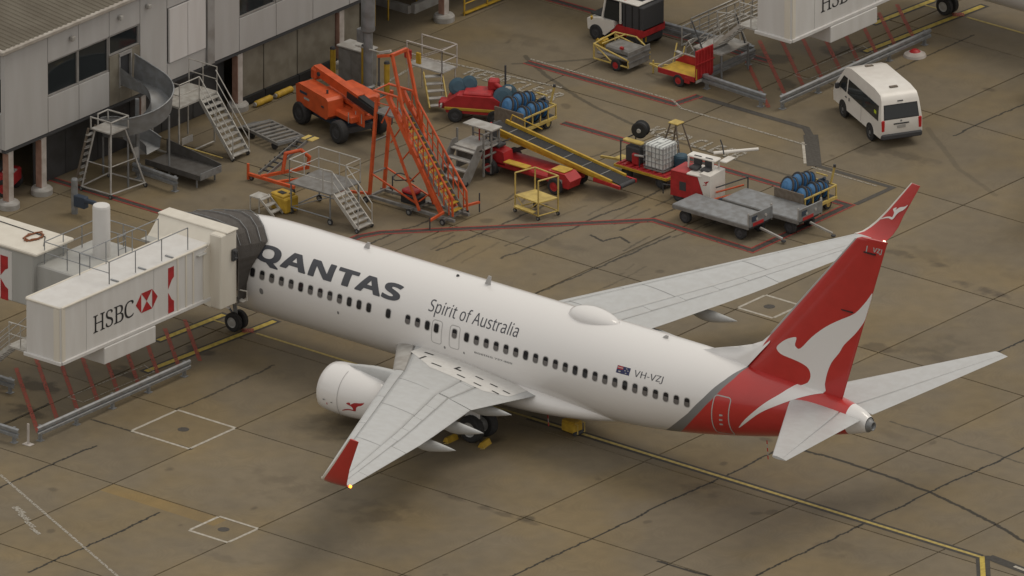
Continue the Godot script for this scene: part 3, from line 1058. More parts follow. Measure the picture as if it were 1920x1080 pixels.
		for q in [[17.25, .10, 23.1, 24.42, 18], [17.45, .28, 23.3, 24.52, 42], [17.58, .6, 23.6, 24.68, 66], [17.68, 1.1, 24.02, 24.86, 76], [17.92, 2.5, 25.08, 25.52, 80]]:
			var ang := deg_to_rad(q[4])
			var y: float = tip[0].y + q[1]
			ws.append([V(q[2], y, q[0] * sg), V(q[3], y - .03, q[0] * sg), V(0, cos(ang), -sin(ang) * sg), .06 - .012 * q[1]])
		var wl := P(w, "winglet", M.red, foil(ws))
		var le := []
		for s in ws: le.append([s[0] + V(-.03, 0, 0), s[0].lerp(s[1], .2), s[2], s[3] * .8])
		P(wl, "leading_edge", M.van, foil(le))
		var a0: Vector3 = ws[3][0]
		var a1: Vector3 = ws[5][0]
		for sd in [1]:
			var kq := smooth_poly(ROO_SMALL, 2)
			on_skin(wl, "kangaroo", M.white, poly_tris(kq), .3, func(q):
				var t: float = .02 + q.y * .52
				var s0: Vector3 = ws[3][0].lerp(ws[5][0], t)
				var s1: Vector3 = ws[3][1].lerp(ws[5][1], t)
				return s0.lerp(s1, .08 + .84 * q.x) + ws[4][2] * sd * .068)
		P(wl, "wingtip_lamp", M.beacon if sg > 0 else M.beacon_white, B.new().lathe([Vector2(.01, 0), Vector2(.06, .03), Vector2(.06, .1), Vector2(.01, .14)], tip[1] + V(-.02, .02, .05 * sg), V(1, 0, 0), 10))
		# flap track fairings
		for q in [[3.75, 21.75, 1.95], [6.45, 22.5, 2.2], [9.0, 23.15, 2.42]]:
			var rr := []
			for k in 9:
				var t := k / 8.0
				var g := minf(1.0, sqrt(t * 3.0 + .02)) * minf(1.0, pow((1.0 - t) * 1.9, .8) + .02)
				var ring := []
				for j in 12:
					var t2 := TAU * j / 12
					ring.append(V(q[1] - 2.6 * (1 - t), q[2] - .10 + .05 * t + g * (.26 * cos(t2) - .10), q[0] * sg + g * .19 * sin(t2)))
				rr.append(ring)
			P(w, "flap_track_fairing", M.wing, B.new().loft(rr, true))
		# engine
		var nc := []
		for q in [[13.42, .86], [13.32, .94], [13.40, 1.02], [13.65, 1.07], [14.2, 1.11], [15.0, 1.09], [15.8, 1.0], [16.5, .86], [16.52, .80]]:
			var ring := []
			for j in 32:
				var t2 := TAU * j / 32
				var yy := cos(t2)
				ring.append(V(q[0], 1.36 + q[1] * (yy if yy > -.5 else -.5 + (yy + .5) * .72), 4.85 * sg + q[1] * 1.02 * sin(t2)))
			nc.append(ring)
		var en := P(a, "engine_nacelle", M.white, B.new().loft(nc, false))
		P(en, "fan_disc", M.dark, B.new().lathe([Vector2(.9, 0), Vector2(.9, .05)], V(13.9, 1.36, 4.85 * sg), V(1, 0, 0), 28))
		P(en, "spinner", M.steel, B.new().lathe([Vector2(.01, 0), Vector2(.14, .15), Vector2(.24, .4)], V(13.5, 1.36, 4.85 * sg), V(1, 0, 0), 16))
		P(en, "core_nozzle", M.steel, B.new().lathe([Vector2(.62, 0), Vector2(.52, .7), Vector2(.44, 1.1), Vector2(.4, 1.1), Vector2(.2, 1.5), Vector2(.02, 1.8)], V(16.1, 1.32, 4.85 * sg), V(1, 0, 0), 22))
		var py := []
		for q in [[14.1, 2.40, 2.46, .03], [14.7, 2.3, 2.62, .16], [15.5, 2.1, 2.74, .2], [16.4, 1.9, 2.8, .2], [17.4, 1.9, 2.6, .16], [18.6, 2.1, 2.4, .05]]:
			var z: float = 4.8 * sg
			py.append([V(q[0], q[1], z - q[3]), V(q[0], q[2] - .05, z - q[3] * .9), V(q[0], q[2], z), V(q[0], q[2] - .05, z + q[3] * .9), V(q[0], q[1], z + q[3]), V(q[0], q[1] - .02, z)])
		P(en, "pylon", M.wing, B.new().loft(py, true))
		on_skin(en, "kangaroo", M.crimson, poly_tris(smooth_poly(ROO_SMALL, 2)), .1, func(q):
			var th := deg_to_rad(112 - q.y * 34)
			var xx: float = 14.75 + 1.1 * q.x
			var rr2 := lerpf(1.115, .985, clampf((xx - 14.8) / 1.0, 0, 1)) + .012
			return V(xx, 1.36 + rr2 * cos(th), (4.85 + rr2 * 1.02 * sin(th)) * sg))
		for q in [[13.85, 96, .10, .05], [14.0, 104, .04, .09], [14.25, 98, .10, .04]]:
			on_skin(en, "nacelle_mark", M.lamp_red if q[2] < .05 else M.band, poly_tris(round_rect(q[2], q[3], .02)), .2, func(w3):
				var th := deg_to_rad(q[1] - w3.y * 55)
				return V(q[0] + w3.x, 1.36 + 1.115 * cos(th), (4.85 + 1.14 * sin(th)) * sg))
		for xx in [14.52]:
			var sb := B.new()
			var rws := []
			for k in 15:
				var th := deg_to_rad(20 + 8 * k)
				rws.append([V(xx, 1.36 + 1.112 * cos(th), (4.85 + 1.135 * sin(th)) * sg), V(xx + .025, 1.36 + 1.112 * cos(th), (4.85 + 1.135 * sin(th)) * sg)])
			sb.sheet(rws)
			P(en, "cowl_seam", M.frame, sb)
		# main gear
		var mg := P(a, "main_gear", M.steel, B.new().tube(V(19.35, .55, 2.9 * sg), V(19.1, 2.3, 2.95 * sg), .13, 10).tube(V(19.35, .9, 2.9 * sg), V(20.1, 2.1, 2.4 * sg), .07, 8).tube(V(19.35, .56, 2.35 * sg), V(19.35, .56, 3.45 * sg), .1, 10))
		P(mg, "gear_door", M.white, B.new().box(V(19.3, 1.5, 3.22 * sg), V(.75, 1.1, .05)))
		for o in [-.43, .43]: wheel(mg, V(19.35, .56, (2.9 + o) * sg), V(0, 0, sg), .56, .40)
	# nose gear
	var ng := P(a, "nose_gear", M.steel, B.new().tube(V(4.3, .4, 0), V(4.15, 1.5, 0), .09, 10).tube(V(4.18, .6, 0), V(3.3, 1.45, 0), .05, 8).tube(V(4.3, .4, -.25), V(4.3, .4, .25), .06, 8))
	for o in [-.2, .2]: wheel(ng, V(4.3, .4, o), V(0, 0, 1), .4, .24)
	for o in [-.3, .3]: P(ng, "gear_door", M.white, B.new().box(V(3.6, 1.25, o), V(1.2, .55, .04)))
	return a

# ---------------------------------------------------------------- jet bridge
func posts_rail(root: Node3D, m: Material, pts: Array, h: float, r := .022, step := 1.6, mids := 1):
	var tops := []
	for q in pts: tops.append(q + V(0, h, 0))
	P(root, "hand_rail", m, B.new().pipe(tops, r))
	for k in mids:
		var ms := []
		for q in pts: ms.append(q + V(0, h * (k + 1.0) / (mids + 1.0), 0))
		P(root, "mid_rail", m, B.new().pipe(ms, r * .85))
	for i in pts.size() - 1:
		var n := maxi(1, int(round(pts[i].distance_to(pts[i + 1]) / step)))
		for k in n + (1 if i == pts.size() - 2 else 0):
			var p: Vector3 = pts[i].lerp(pts[i + 1], float(k) / n)
			P(root, "rail_post", m, B.new().tube(p, p + V(0, h, 0), r))

# flight between the mid points of its lowest and highest tread
func flight(root: Node3D, lo: Vector3, hi: Vector3, side: Vector3, n: int, m: Material, mt: Material, rail := .9, mr: Material = null, tilt := .26):
	var run := V(hi.x - lo.x, 0, hi.z - lo.z).normalized()
	for s in [-.5, .5]:
		P(root, "stringer", m, B.new().bar(lo + side * s, hi + side * s, .05, .16))
		if rail > 0:
			var up := V(0, rail, 0)
			P(root, "hand_rail", mr if mr else m, B.new().pipe([lo + side * s + V(0, .15, 0), lo + side * s + up, hi + side * s + up], .024))
			P(root, "mid_rail", mr if mr else m, B.new().pipe([lo + side * s + up * .55, hi + side * s + up * .55], .02))
			P(root, "rail_post", mr if mr else m, B.new().tube(lo.lerp(hi, .5) + side * s, lo.lerp(hi, .5) + side * s + up, .02))
	for k in n:
		var p := lo.lerp(hi, (k + .5) / n)
		var bs := Basis(run, Vector3.UP, run.cross(Vector3.UP))
		P(root, "tread", mt, B.new().box(p, V(tilt, .04, side.length() - .06), bs))

func jet_bridge(label: String, dz: float) -> Node3D:
	var r := W("jet_bridge", label, "jet bridge", V(2.6, 0, 6.6 + dz), "jet bridges at the stands")
	var o := V(0, 0, dz)
	var tn := P(r, "tunnel", M.bridge, B.new().cbox(o + V(5.075, 4.12, 8.35), V(1.85, 2.42, 9.3), .07))
	P(tn, "base_beam", M.bridge, B.new().cbox(o + V(6.02, 2.93, 8.3), V(.10, .16, 9.3), .02).cbox(o + V(5.07, 2.93, 13.03), V(1.95, .16, .10), .02))
	P(tn, "roof_edge", M.cab, B.new().cbox(o + V(6.0, 5.30, 8.4), V(.10, .10, 9.1), .03).cbox(o + V(5.07, 5.30, 13.0), V(1.8, .10, .08), .03).cbox(o + V(4.15, 5.30, 8.4), V(.10, .10, 9.1), .03))
	for z in [12.83, 5.72, 5.2, 4.75]: P(tn, "cover_strip", M.cab, B.new().cbox(o + V(6.01, 4.1, z), V(.05, 2.3, .22 if z > 12 else .1), .015))
	P(tn, "cover_strip", M.cab, B.new().cbox(o + V(5.8, 4.1, 13.01), V(.3, 2.3, .05), .015))
	for z in [11.4, 7.2]: P(tn, "panel_seam", M.bridge_grey, B.new().bb(o + V(6.003, 3.03, z), o + V(6.007, 5.24, z + .015)))
	var lz := 10.98
	for q in [["H", .72], ["S", .46], ["B", .60], ["C", .58]]:
		sign_on(tn, "bank_letter", M.black, text_tris(q[0], true, false), o + V(6.008, 3.62, lz), V(0, 0, -q[1]), V(0, .74, 0))
		lz -= q[1] + .05
	# hexagon emblem
	var y0 := 4.02
	var z0 := 7.66
	var E := [[0, .68, 0], [.68, .38, 1], [.68, -.38, 1], [0, -.68, 0]]
	var tri := func(m, pts):
		var b := B.new()
		var q := []
		for e in pts: q.append(o + V(6.009, y0 + e[1], z0 - e[0]))
		b.tri(q[0], q[1], q[2])
		P(tn, "emblem", m, b)
	var ew := .34
	var eh := .42
	tri.call(M.crimson, [[-ew, eh], [0, 0], [ew, eh]]); tri.call(M.crimson, [[-ew, -eh], [ew, -eh], [0, 0]])
	tri.call(M.crimson, [[ew, eh], [ew, -eh], [.68, 0]]); tri.call(M.crimson, [[-ew, eh], [-.68, 0], [-ew, -eh]])
	for s in [1, -1]:
		P(tn, "emblem_bar", M.crimson, B.new().prism(PackedVector2Array([Vector2(0, s * .08), Vector2(.22, s * .42), Vector2(.36, s * .52), Vector2(.36, s * .98), Vector2(0, s * .98)]), o + V(6.004, 4.04, 6.32), V(0, 0, -1), V(0, 1, 0), V(.006, 0, 0)))
	# box slung under the tunnel
	P(r, "equipment_box", M.bridge, B.new().cbox(o + V(5.35, 2.48, 8.8), V(1.5, .72, 3.2), .03))
	P(r, "lift_column", M.bridge, B.new().lathe([Vector2(.36, 2.95), Vector2(.36, 6.9), Vector2(.34, 6.98), Vector2(.3, 7.0)], o + V(2.65, 0, 6.5), Vector3.UP, 22))
	P(r, "pedestal", M.bridge_grey, B.new().lathe([Vector2(.5, 0), Vector2(.5, .2), Vector2(.3, .25), Vector2(.3, 3.0)], o + V(-6, 0, 8.1), Vector3.UP, 18))
	# rotunda block and the fixed walkway behind
	P(r, "rotunda", M.bridge_grey, B.new().cbox(o + V(2.65, 3.85, 7.0), V(2.9, 1.9, 3.9), .05))
	var it := P(r, "fixed_walkway", M.bridge_grey, B.new().cbox(o + V(-9.4, 4.15, 8.1), V(21.4, 2.3, 2.2), .05))
	P(it, "walkway_roof", M.cab, B.new().cbox(o + V(-9.3, 5.34, 8.1), V(21.7, .14, 2.4), .04))
	P(it, "end_panel", M.bridge, B.new().cbox(o + V(-.4, 4.1, 9.205), V(1.2, 2.1, .03), .01))
	for s in [1, -1]:
		P(it, "emblem_bar", M.crimson, B.new().prism(PackedVector2Array([Vector2(0, s * .06), Vector2(.25, s * .36), Vector2(.4, s * .45), Vector2(.4, s * .95), Vector2(0, s * .95)]), o + V(-.4, 3.95, 9.22), V(1, 0, 0), V(0, 1, 0), V(0, 0, .006)))
	# cable coil left on the walkway roof
	var coil := []
	for k in 40:
		var t := k * .5
		coil.append(o + V(.25 + (.28 + .06 * sin(k * 1.7)) * cos(t), 5.43 + .01 * (k % 5), 7.9 + (.5 + .1 * cos(k * 2.1)) * sin(t)))
	P(it, "cable", mat("rust", Color(.22, .075, .03), .8), B.new().pipe(coil, .025, 5))
	P(it, "cable", M.dark, B.new().pipe([o + V(-3, 5.43, 7.4), o + V(-.4, 5.43, 7.5), o + V(.6, 5.43, 7.6), o + V(1.2, 5.43, 8.4)], .02, 5))
	# roof railings
	posts_rail(r, M.galv, [o + V(5.85, 5.36, 9.8), o + V(5.85, 5.36, 4.9)], .95, .022, 1.7, 0)
	posts_rail(r, M.galv, [o + V(4.3, 5.36, 9.8), o + V(4.3, 5.36, 4.9)], .95, .022, 1.7, 0)
	posts_rail(r, M.galv, [o + V(4.3, 5.36, 9.8), o + V(5.85, 5.36, 9.8)], .95, .022, 1.6)
	posts_rail(r, M.galv, [o + V(1.5, 4.82, 5.2), o + V(1.5, 4.82, 8.7), o + V(3.9, 4.82, 8.7)], .95, .022, 1.4)
	posts_rail(r, M.galv, [o + V(1.5, 4.82, 5.2), o + V(3.9, 4.82, 5.2)], .95, .022, 1.4)
	for z in [9.3, 7.6, 5.9]: P(r, "rail_foot", M.galv, B.new().bb(o + V(5.55, 5.345, z), o + V(5.95, 5.38, z + .08)))
	for q in [[4.3, 6.1], [4.25, 6.55]]: P(r, "ladder_rail", M.galv, B.new().tube(o + V(3.6, 4.8, q[1]), o + V(3.55, 6.0, q[1]), .025))
	for k in 4: P(r, "ladder_rung", M.galv, B.new().tube(o + V(3.59, 5.0 + .28 * k, 6.1), o + V(3.59, 5.0 + .28 * k, 6.55), .02))
	# service stair
	P(r, "landing", M.alu, B.new().bb(o + V(2.9, 2.75, 11.2), o + V(4.14, 2.83, 12.6)))
	flight(r, o + V(-.1, .1, 11.9), o + V(2.9, 2.8, 11.9), V(0, 0, 1.0), 12, M.alu, M.alu)
	posts_rail(r, M.alu, [o + V(2.9, 2.83, 12.55), o + V(4.1, 2.83, 12.55)], 1.0, .024, .6)
	# cab
	var cb := P(r, "cab", M.cab, B.new().prism(PackedVector2Array([Vector2(2.7, 2.57), Vector2(2.7, 5.75), Vector2(3.35, 5.75), Vector2(3.95, 5.15), Vector2(4.15, 5.0), Vector2(4.15, 2.85), Vector2(3.75, 2.57)]), o + V(3.05, 0, 0), V(0, 0, 1), V(0, 1, 0), V(3.0, 0, 0)))
	P(cb, "cab_side", M.cab, B.new().cbox(o + V(6.3, 4.16, 3.22), V(.6, 3.2, 1.04), .05))
	P(cb, "cab_roof", M.cab, B.new().cbox(o + V(4.8, 5.78, 3.0), V(3.66, .08, .75), .03))
	P(cb, "eave", M.bridge_grey, B.new().cbox(o + V(4.6, 5.02, 4.3), V(3.1, .06, .5), .02))
	P(cb, "control_box", M.dark, B.new().cbox(o + V(6.66, 4.75, 2.95), V(.14, .5, .26), .03).cbox(o + V(6.74, 4.9, 2.95), V(.1, .12, .16), .02).cbox(o + V(6.74, 4.62, 2.95), V(.1, .12, .16), .02))
	P(cb, "grab_handle", M.alu, B.new().pipe([o + V(6.5, 3.1, 2.6), o + V(6.95, 3.1, 2.5), o + V(6.95, 2.7, 2.5)], .03))
	P(cb, "fender", M.alu, B.new().cbox(o + V(5.6, 2.6, 2.45), V(2.4, .1, .25), .03))
	# bellows between cab and fuselage: pleated arch
	var prof := [[6.62, 2.55, 112, 6.3], [6.66, 3.2, 92, 6.45], [6.68, 3.9, 74, 6.6], [6.68, 4.5, 56, 6.85], [6.6, 5.0, 38, 6.95], [6.42, 5.4, 20, 6.3], [6.0, 5.66, 2, 5.5], [5.4, 5.74, -14, 4.7], [4.7, 5.76, -20, 4.2], [4.1, 5.74, -20, 3.8], [3.5, 5.66, -14, 3.4], [3.15, 5.4, 5, 3.1], [3.02, 4.8, 40, 3.0], [2.98, 3.8, 75, 3.0], [3.0, 2.6, 108, 3.0]]
	var rows := []
	var n := 30
	for k in n + 1:
		var t := float(k) / n
		var row := []
		for e in prof:
			var sk := fpt(e[3], e[2], .06)
			var pl := .03 if k % 2 else -.03
			if k == 0 or k == n: pl = 0.0
			var dirv := Vector2(e[0] - 4.8, e[1] - 3.9).normalized() * pl
			var q := V(e[0], e[1], 2.72).lerp(sk, t)
			if e[1] > 5.0: q.y += .06 * sin(PI * t)
			row.append(o + q + V(dirv.x, dirv.y, 0))
		rows.append(row)
	var bl := B.new()
	for j in n:
		for k in prof.size() - 1: bl.quad(rows[j][k], rows[j][k + 1], rows[j + 1][k + 1], rows[j + 1][k])
	var be := P(r, "bellows", M.bellows, bl)
	for k in [3, 13, 23, 30]:
		var ps := []
		for q in rows[k].slice(4, 13): ps.append(q + V(0, .05, 0))
		P(be, "hoop", M.steel, B.new().pipe(ps, .018, 5))
	return r

# crash barrier of ribbed steel on short posts
func guard_rail(a: Vector3, b: Vector3, label: String):
	var r := W("guard_rail", label, "guard rail", (a + b) * .5, "steel crash barriers")
	var d := (b - a).normalized()
	var s := V(-d.z, 0, d.x)
	if s.dot(V(.6, 0, .75)) < 0: s = -s
	for k in 2:
		var y := .36 + .22 * k
		P(r, "barrier_beam", M.galv, B.new().prism(PackedVector2Array([Vector2(.02, -.1), Vector2(.09, -.055), Vector2(.09, .055), Vector2(.02, .1), Vector2(0, .1), Vector2(.07, .05), Vector2(.07, -.05), Vector2(0, -.1)]), a + V(0, y, 0) + s * .05, s, Vector3.UP, b - a))
	var n := maxi(1, int(a.distance_to(b) / 2.2))
	for k in n + 1:
		var p := a.lerp(b, (k + .12) / (n + .24))
		P(r, "barrier_post", M.galv, B.new().box(p + V(0, .33, 0), V(.12, .68, .12)))
		P(r, "post_foot", M.galv, B.new().box(p + V(0, .012, 0), V(.26, .02, .26)))

# ---------------------------------------------------------------- terminal building
func terminal():
	var r := W("terminal_building", "two-storey terminal with grey metal panels, brown ribbed roof and columns", "building", V(-20, 0, -25))
	var X := -11.5
	var pn := func(z0, z1, y0, y1, m = M.panel, called = "wall_panel", x := X, t := .22):
		return P(r, called, m, B.new().cbox(V(x - t * .5, (y0 + y1) * .5, (z0 + z1) * .5), V(t, y1 - y0 - .008, absf(z1 - z0) - .012), .006))
	var win := func(z0, z1, y0, y1):
		var w := P(r, "window", M.glass, B.new().bb(V(X - .16, y0, z1), V(X - .12, y1, z0)))
		P(w, "window_frame", M.trim, B.new().bb(V(X - .12, y0, z1), V(X - .04, y0 + .06, z0)).bb(V(X - .12, y1 - .06, z1), V(X - .04, y1, z0)).bb(V(X - .12, y0 + .06, z0 - .05), V(X - .05, y1 - .06, z0)).bb(V(X - .12, y0 + .06, z1), V(X - .05, y1 - .06, z1 + .05)))
	pn.call(-4.0, -6.74, 2.72, 7.1)
	for z in [[-6.76, -8.72], [-8.74, -10.68]]:
		pn.call(z[0], z[1], 2.72, 4.26); pn.call(z[0], z[1], 5.82, 7.1); win.call(z[0], z[1], 4.27, 5.81)
	pn.call(-10.7, -12.66, 5.84, 7.1); win.call(-10.72, -12.64, 4.92, 5.82)
	pn.call(-10.7, -11.3, 2.72, 4.9, M.shutter); pn.call(-12.08, -12.66, 2.72, 4.9, M.shutter); pn.call(-11.3, -12.08, 2.72, 3.35, M.shutter)
	var dr = pn.call(-11.32, -12.06, 3.36, 4.72, M.dark, "chute_door", X - .1, .06)
	P(dr, "door_frame", M.trim, B.new().bb(V(X - .06, 3.36, -11.36), V(X + .03, 4.8, -11.30)).bb(V(X - .06, 3.36, -12.1), V(X + .03, 4.8, -12.04)).bb(V(X - .06, 4.74, -12.1), V(X + .04, 4.88, -11.30)))
	pn.call(-12.68, -14.4, 2.72, 7.1)
	pn.call(-14.42, -16.92, 2.72, 3.5); pn.call(-14.42, -16.92, 5.98, 7.1)
	pn.call(-14.5, -15.68, 3.54, 5.94, M.screen, "white_screen_panel", X + .06, .1); pn.call(-15.7, -16.86, 3.54, 5.94, M.screen, "white_screen_panel", X + .06, .1)
	pn.call(-16.94, -17.4, 2.72, 7.1, M.trim, "pilaster", X + .1, .3)
	pn.call(-17.42, -19.1, 2.72, 7.1)
	var z := -19.12
	for k in 9:
		pn.call(z, z - 2.4, 2.72, 4.15); pn.call(z, z - 2.4, 5.82, 7.1)
		win.call(z - .02, z - 2.38, 4.17, 5.8)
		if k % 3 == 2:
			pn.call(z - 2.42, z - 4.0, 2.72, 7.1)
			z -= 1.6
		z -= 2.42
	# return wall at the near end, carried back out of view
	for k in 8:
		var x := X - .24 - 2.6 * k
		P(r, "wall_panel", M.panel, B.new().cbox(V(x - 1.29, 3.5, -4.12), V(2.57, 1.56, .22), .012).cbox(V(x - 1.29, 6.45, -4.12), V(2.57, 1.28, .22), .012))
		P(r, "window", M.glass, B.new().bb(V(x - 2.57, 4.28, -4.2), V(x, 5.81, -4.16)))
	# upper floor, rear of the undercroft, far end
	P(r, "floor_slab", M.trim, B.new().bb(V(-34, 2.58, -47), V(X - .22, 2.70, -4.02)))
	P(r, "rear_wall", M.rear_wall, B.new().bb(V(-17.4, 0, -47), V(-17.0, 2.56, -4.3)))
	for k in 6: P(r, "dark_bay_door", M.dark_door, B.new().cbox(V(-12.5, 1.285, -7.95 - 2.06 * k), V(.08, 2.55, 2.03), .015))
	P(r, "end_wall", M.panel, B.new().bb(V(-34, 2.72, -47.1), V(X - .3, 7.1, -46.9)))
	P(r, "soffit_edge", M.dark, B.new().bb(V(X - .21, 2.57, -46.9), V(X - .01, 2.70, -4.02)))
	# roof: pressed ribs
	var rb := B.new()
	var y0 := 7.22
	var rows := [[], []]
	var zz := -3.75
	while zz > -47.2:
		for q in [[0, 0], [.10, 0], [.13, .03], [.19, .03], [.22, 0]]:
			rows[0].append(V(X + .12, y0 + q[1], zz - q[0])); rows[1].append(V(-36, y0 + 3.0 + q[1], zz - q[0]))
		zz -= .30
	for k in rows[0].size() - 1: rb.quad(rows[0][k], rows[0][k + 1], rows[1][k + 1], rows[1][k])
	P(r, "roof", M.roof, rb)
	P(r, "gutter", M.gutter, B.new().cbox(V(X + .14, 7.14, -25.4), V(.2, .18, 43.6), .03))
	P(r, "gutter", M.gutter, B.new().bar(V(X + .14, 7.16, -3.72), V(-36, 10.15, -3.72), .14, .16))
	for q in [[-8.2, 6.5], [-11.3, 6.52], [-13.1, 6.5], [-20, 6.4]]:
		P(r, "wall_lamp", M.lgrey, B.new().cbox(V(X + .12, q[1], q[0]), V(.18, .2, .2), .03).box(V(X + .03, q[1] + .05, q[0]), V(.14, .05, .05)))
	# columns on round footings
	for q in [-4.5, -6.6, -13.0, -19.3, -26.0, -33.0, -40.0]:
		var c := P(r, "column", M.column, B.new().cbox(V(-11.75, 1.36, q), V(.30, 2.36, .32), .02))
		P(c, "column_face", M.column_pink, B.new().box(V(-11.76, 1.38, q + .172), V(.30, 2.1, .02)))
		P(c, "footing", M.lgrey, B.new().lathe([Vector2(.46, 0), Vector2(.46, .22), Vector2(.40, .30), Vector2(.2, .32)], V(-11.75, 0, q), Vector3.UP, 20))
	# roller shutters
	for q in [[-19.52, -21.0], [-21.03, -23.22], [-23.25, -25.75]]:
		P(r, "shutter", M.shutter, B.new().cbox(V(-11.8, 1.48, (q[0] + q[1]) * .5), V(.08, 2.16, absf(q[0] - q[1]) - .03), .02))
		P(r, "dock_edge", M.black, B.new().bb(V(-11.9, .06, q[1] + .01), V(-11.66, .40, q[0] - .01)))
	pn.call(-26.25, -27.4, 0.0, 2.4, M.shutter, "wall_panel", -11.8, .2)
	# doors with yellow frames deep under the upper floor
	for q in [-30.6, -31.5, -33.4, -34.6, -36.4]:
		P(r, "door_post", M.yellow, B.new().tube(V(-13.6, 0, q), V(-13.6, 2.44, q), .04))
	P(r, "kerb_wall", M.lgrey, B.new().bb(V(-13.4, 0, -35.2), V(-13.2, .42, -32.8)))
	P(r, "kerb_wall", M.lgrey, B.new().bb(V(-15.4, 0, -32.8), V(-13.4, .35, -32.6)))
	var rail := W("safety_railing", "yellow pipe safety railing along the terminal frontage", "railing", V(-11.4, 0, -38))
	posts_rail(rail, M.yellow, [V(-11.45, 0, -34.0), V(-11.2, 0, -43)], 1.05, .04, 1.6)
	P(rail, "kick_board", M.yellow, B.new().bar(V(-11.45, .1, -34.0), V(-11.2, .1, -43), .2, .04))
	# yellow bumpers in front of the shutters
	for q in [[-19.9, -20.9], [-21.25, -22.4]]:
		var b := W("dock_bumper", ("yellow padded bumper roll lying nearest the terminal stair" if q[0] > -20 else "yellow padded bumper roll lying nearest the orange boom lift"), "bumper", V(-11.3, 0, (q[0] + q[1]) * .5), "yellow bumper rolls")
		P(b, "roll", M.yellow, B.new().lathe([Vector2(.08, 0), Vector2(.14, .05), Vector2(.14, 1.0), Vector2(.08, 1.08)], V(-11.3, .14, q[0]), V(0, 0, q[1] - q[0]), 12))
		P(b, "end_cap", M.lgrey, B.new().lathe([Vector2(.09, 0), Vector2(.09, .06)], V(-11.3, .14, q[0] + .05), V(0, 0, -1), 10))
	# bollards
	for q in [[-11.2, -24.9, 1.2, "short yellow bollard beside the terminal column behind the orange boom lift"], [-9.0, -24.3, 2.0, "tall yellow bollard with black cap beside the grey cabinet"], [-8.0, -24.6, 1.4, "yellow bollard in front of the tall grey mast"]]:
		var b := T("bollard", q[3], "bollard", V(q[0], 0, q[1]))
		P(b, "post", M.yellow, B.new().lathe([Vector2(.12, 0), Vector2(.12, q[2])], Vector3.ZERO, Vector3.UP, 14))
		P(b, "cap", M.dark, B.new().lathe([Vector2(.13, 0), Vector2(.1, .1)], V(0, q[2], 0), Vector3.UP, 14))
		P(b, "base_plate", M.steel, B.new().cbox(V(0, .012, 0), V(.36, .024, .36), .006))
	var cab := T("electrical_cabinet", "grey metal electrical cabinet with sloping lid standing by the yellow bollard", "cabinet", V(-9.85, 0, -24.9))
	P(cab, "body", M.grey, B.new().cbox(V(0, .8, 0), V(1.45, 1.6, .8), .02))
	P(cab, "lid", M.lgrey, B.new().cbox(V(0, 1.64, .02), V(1.55, .08, .92), .02))
	P(cab, "door", M.grey, B.new().cbox(V(-.35, .8, .41), V(.66, 1.4, .03), .01)); P(cab, "door", M.grey, B.new().cbox(V(.35, .8, .41), V(.66, 1.4, .03), .01))
	var ms := T("floodlight_mast", "thick grey steel mast rising out of view in front of the terminal", "mast", V(-8.45, 0, -23.9))
	P(ms, "pole", M.steel, B.new().lathe([Vector2(.30, 0), Vector2(.30, .5), Vector2(.2, .55), Vector2(.2, 2.9), Vector2(.30, 3.0), Vector2(.28, 14)], Vector3.ZERO, Vector3.UP, 14))
	P(ms, "bracket", M.steel, B.new().cbox(V(-.35, 2.7, 0), V(.35, .6, .3), .03))
	P(ms, "base_plate", M.steel, B.new().cbox(V(0, .02, 0), V(.9, .04, .9), .01))
	P(ms, "arm", M.alu, B.new().tube(V(-.6, 2.2, .1), V(.9, 2.2, .1), .035))
	P(ms, "lamp_head", M.lgrey, B.new().cbox(V(0, 14.1, 0), V(1.6, .25, .5), .04))
	var po := T("service_post", "grey steel service post with dark bracket beside the red boundary line", "post", V(-9.22, 0, -5.73))
	P(po, "post", M.galv, B.new().lathe([Vector2(.14, 0), Vector2(.14, 1.5), Vector2(.12, 1.55)], Vector3.ZERO, Vector3.UP, 14))
	P(po, "bracket", M.bluedark, B.new().cbox(V(.35, .62, .0), V(.6, .5, .3), .03).cbox(V(.9, .75, .05), V(.6, .16, .18), .03))
	chute()

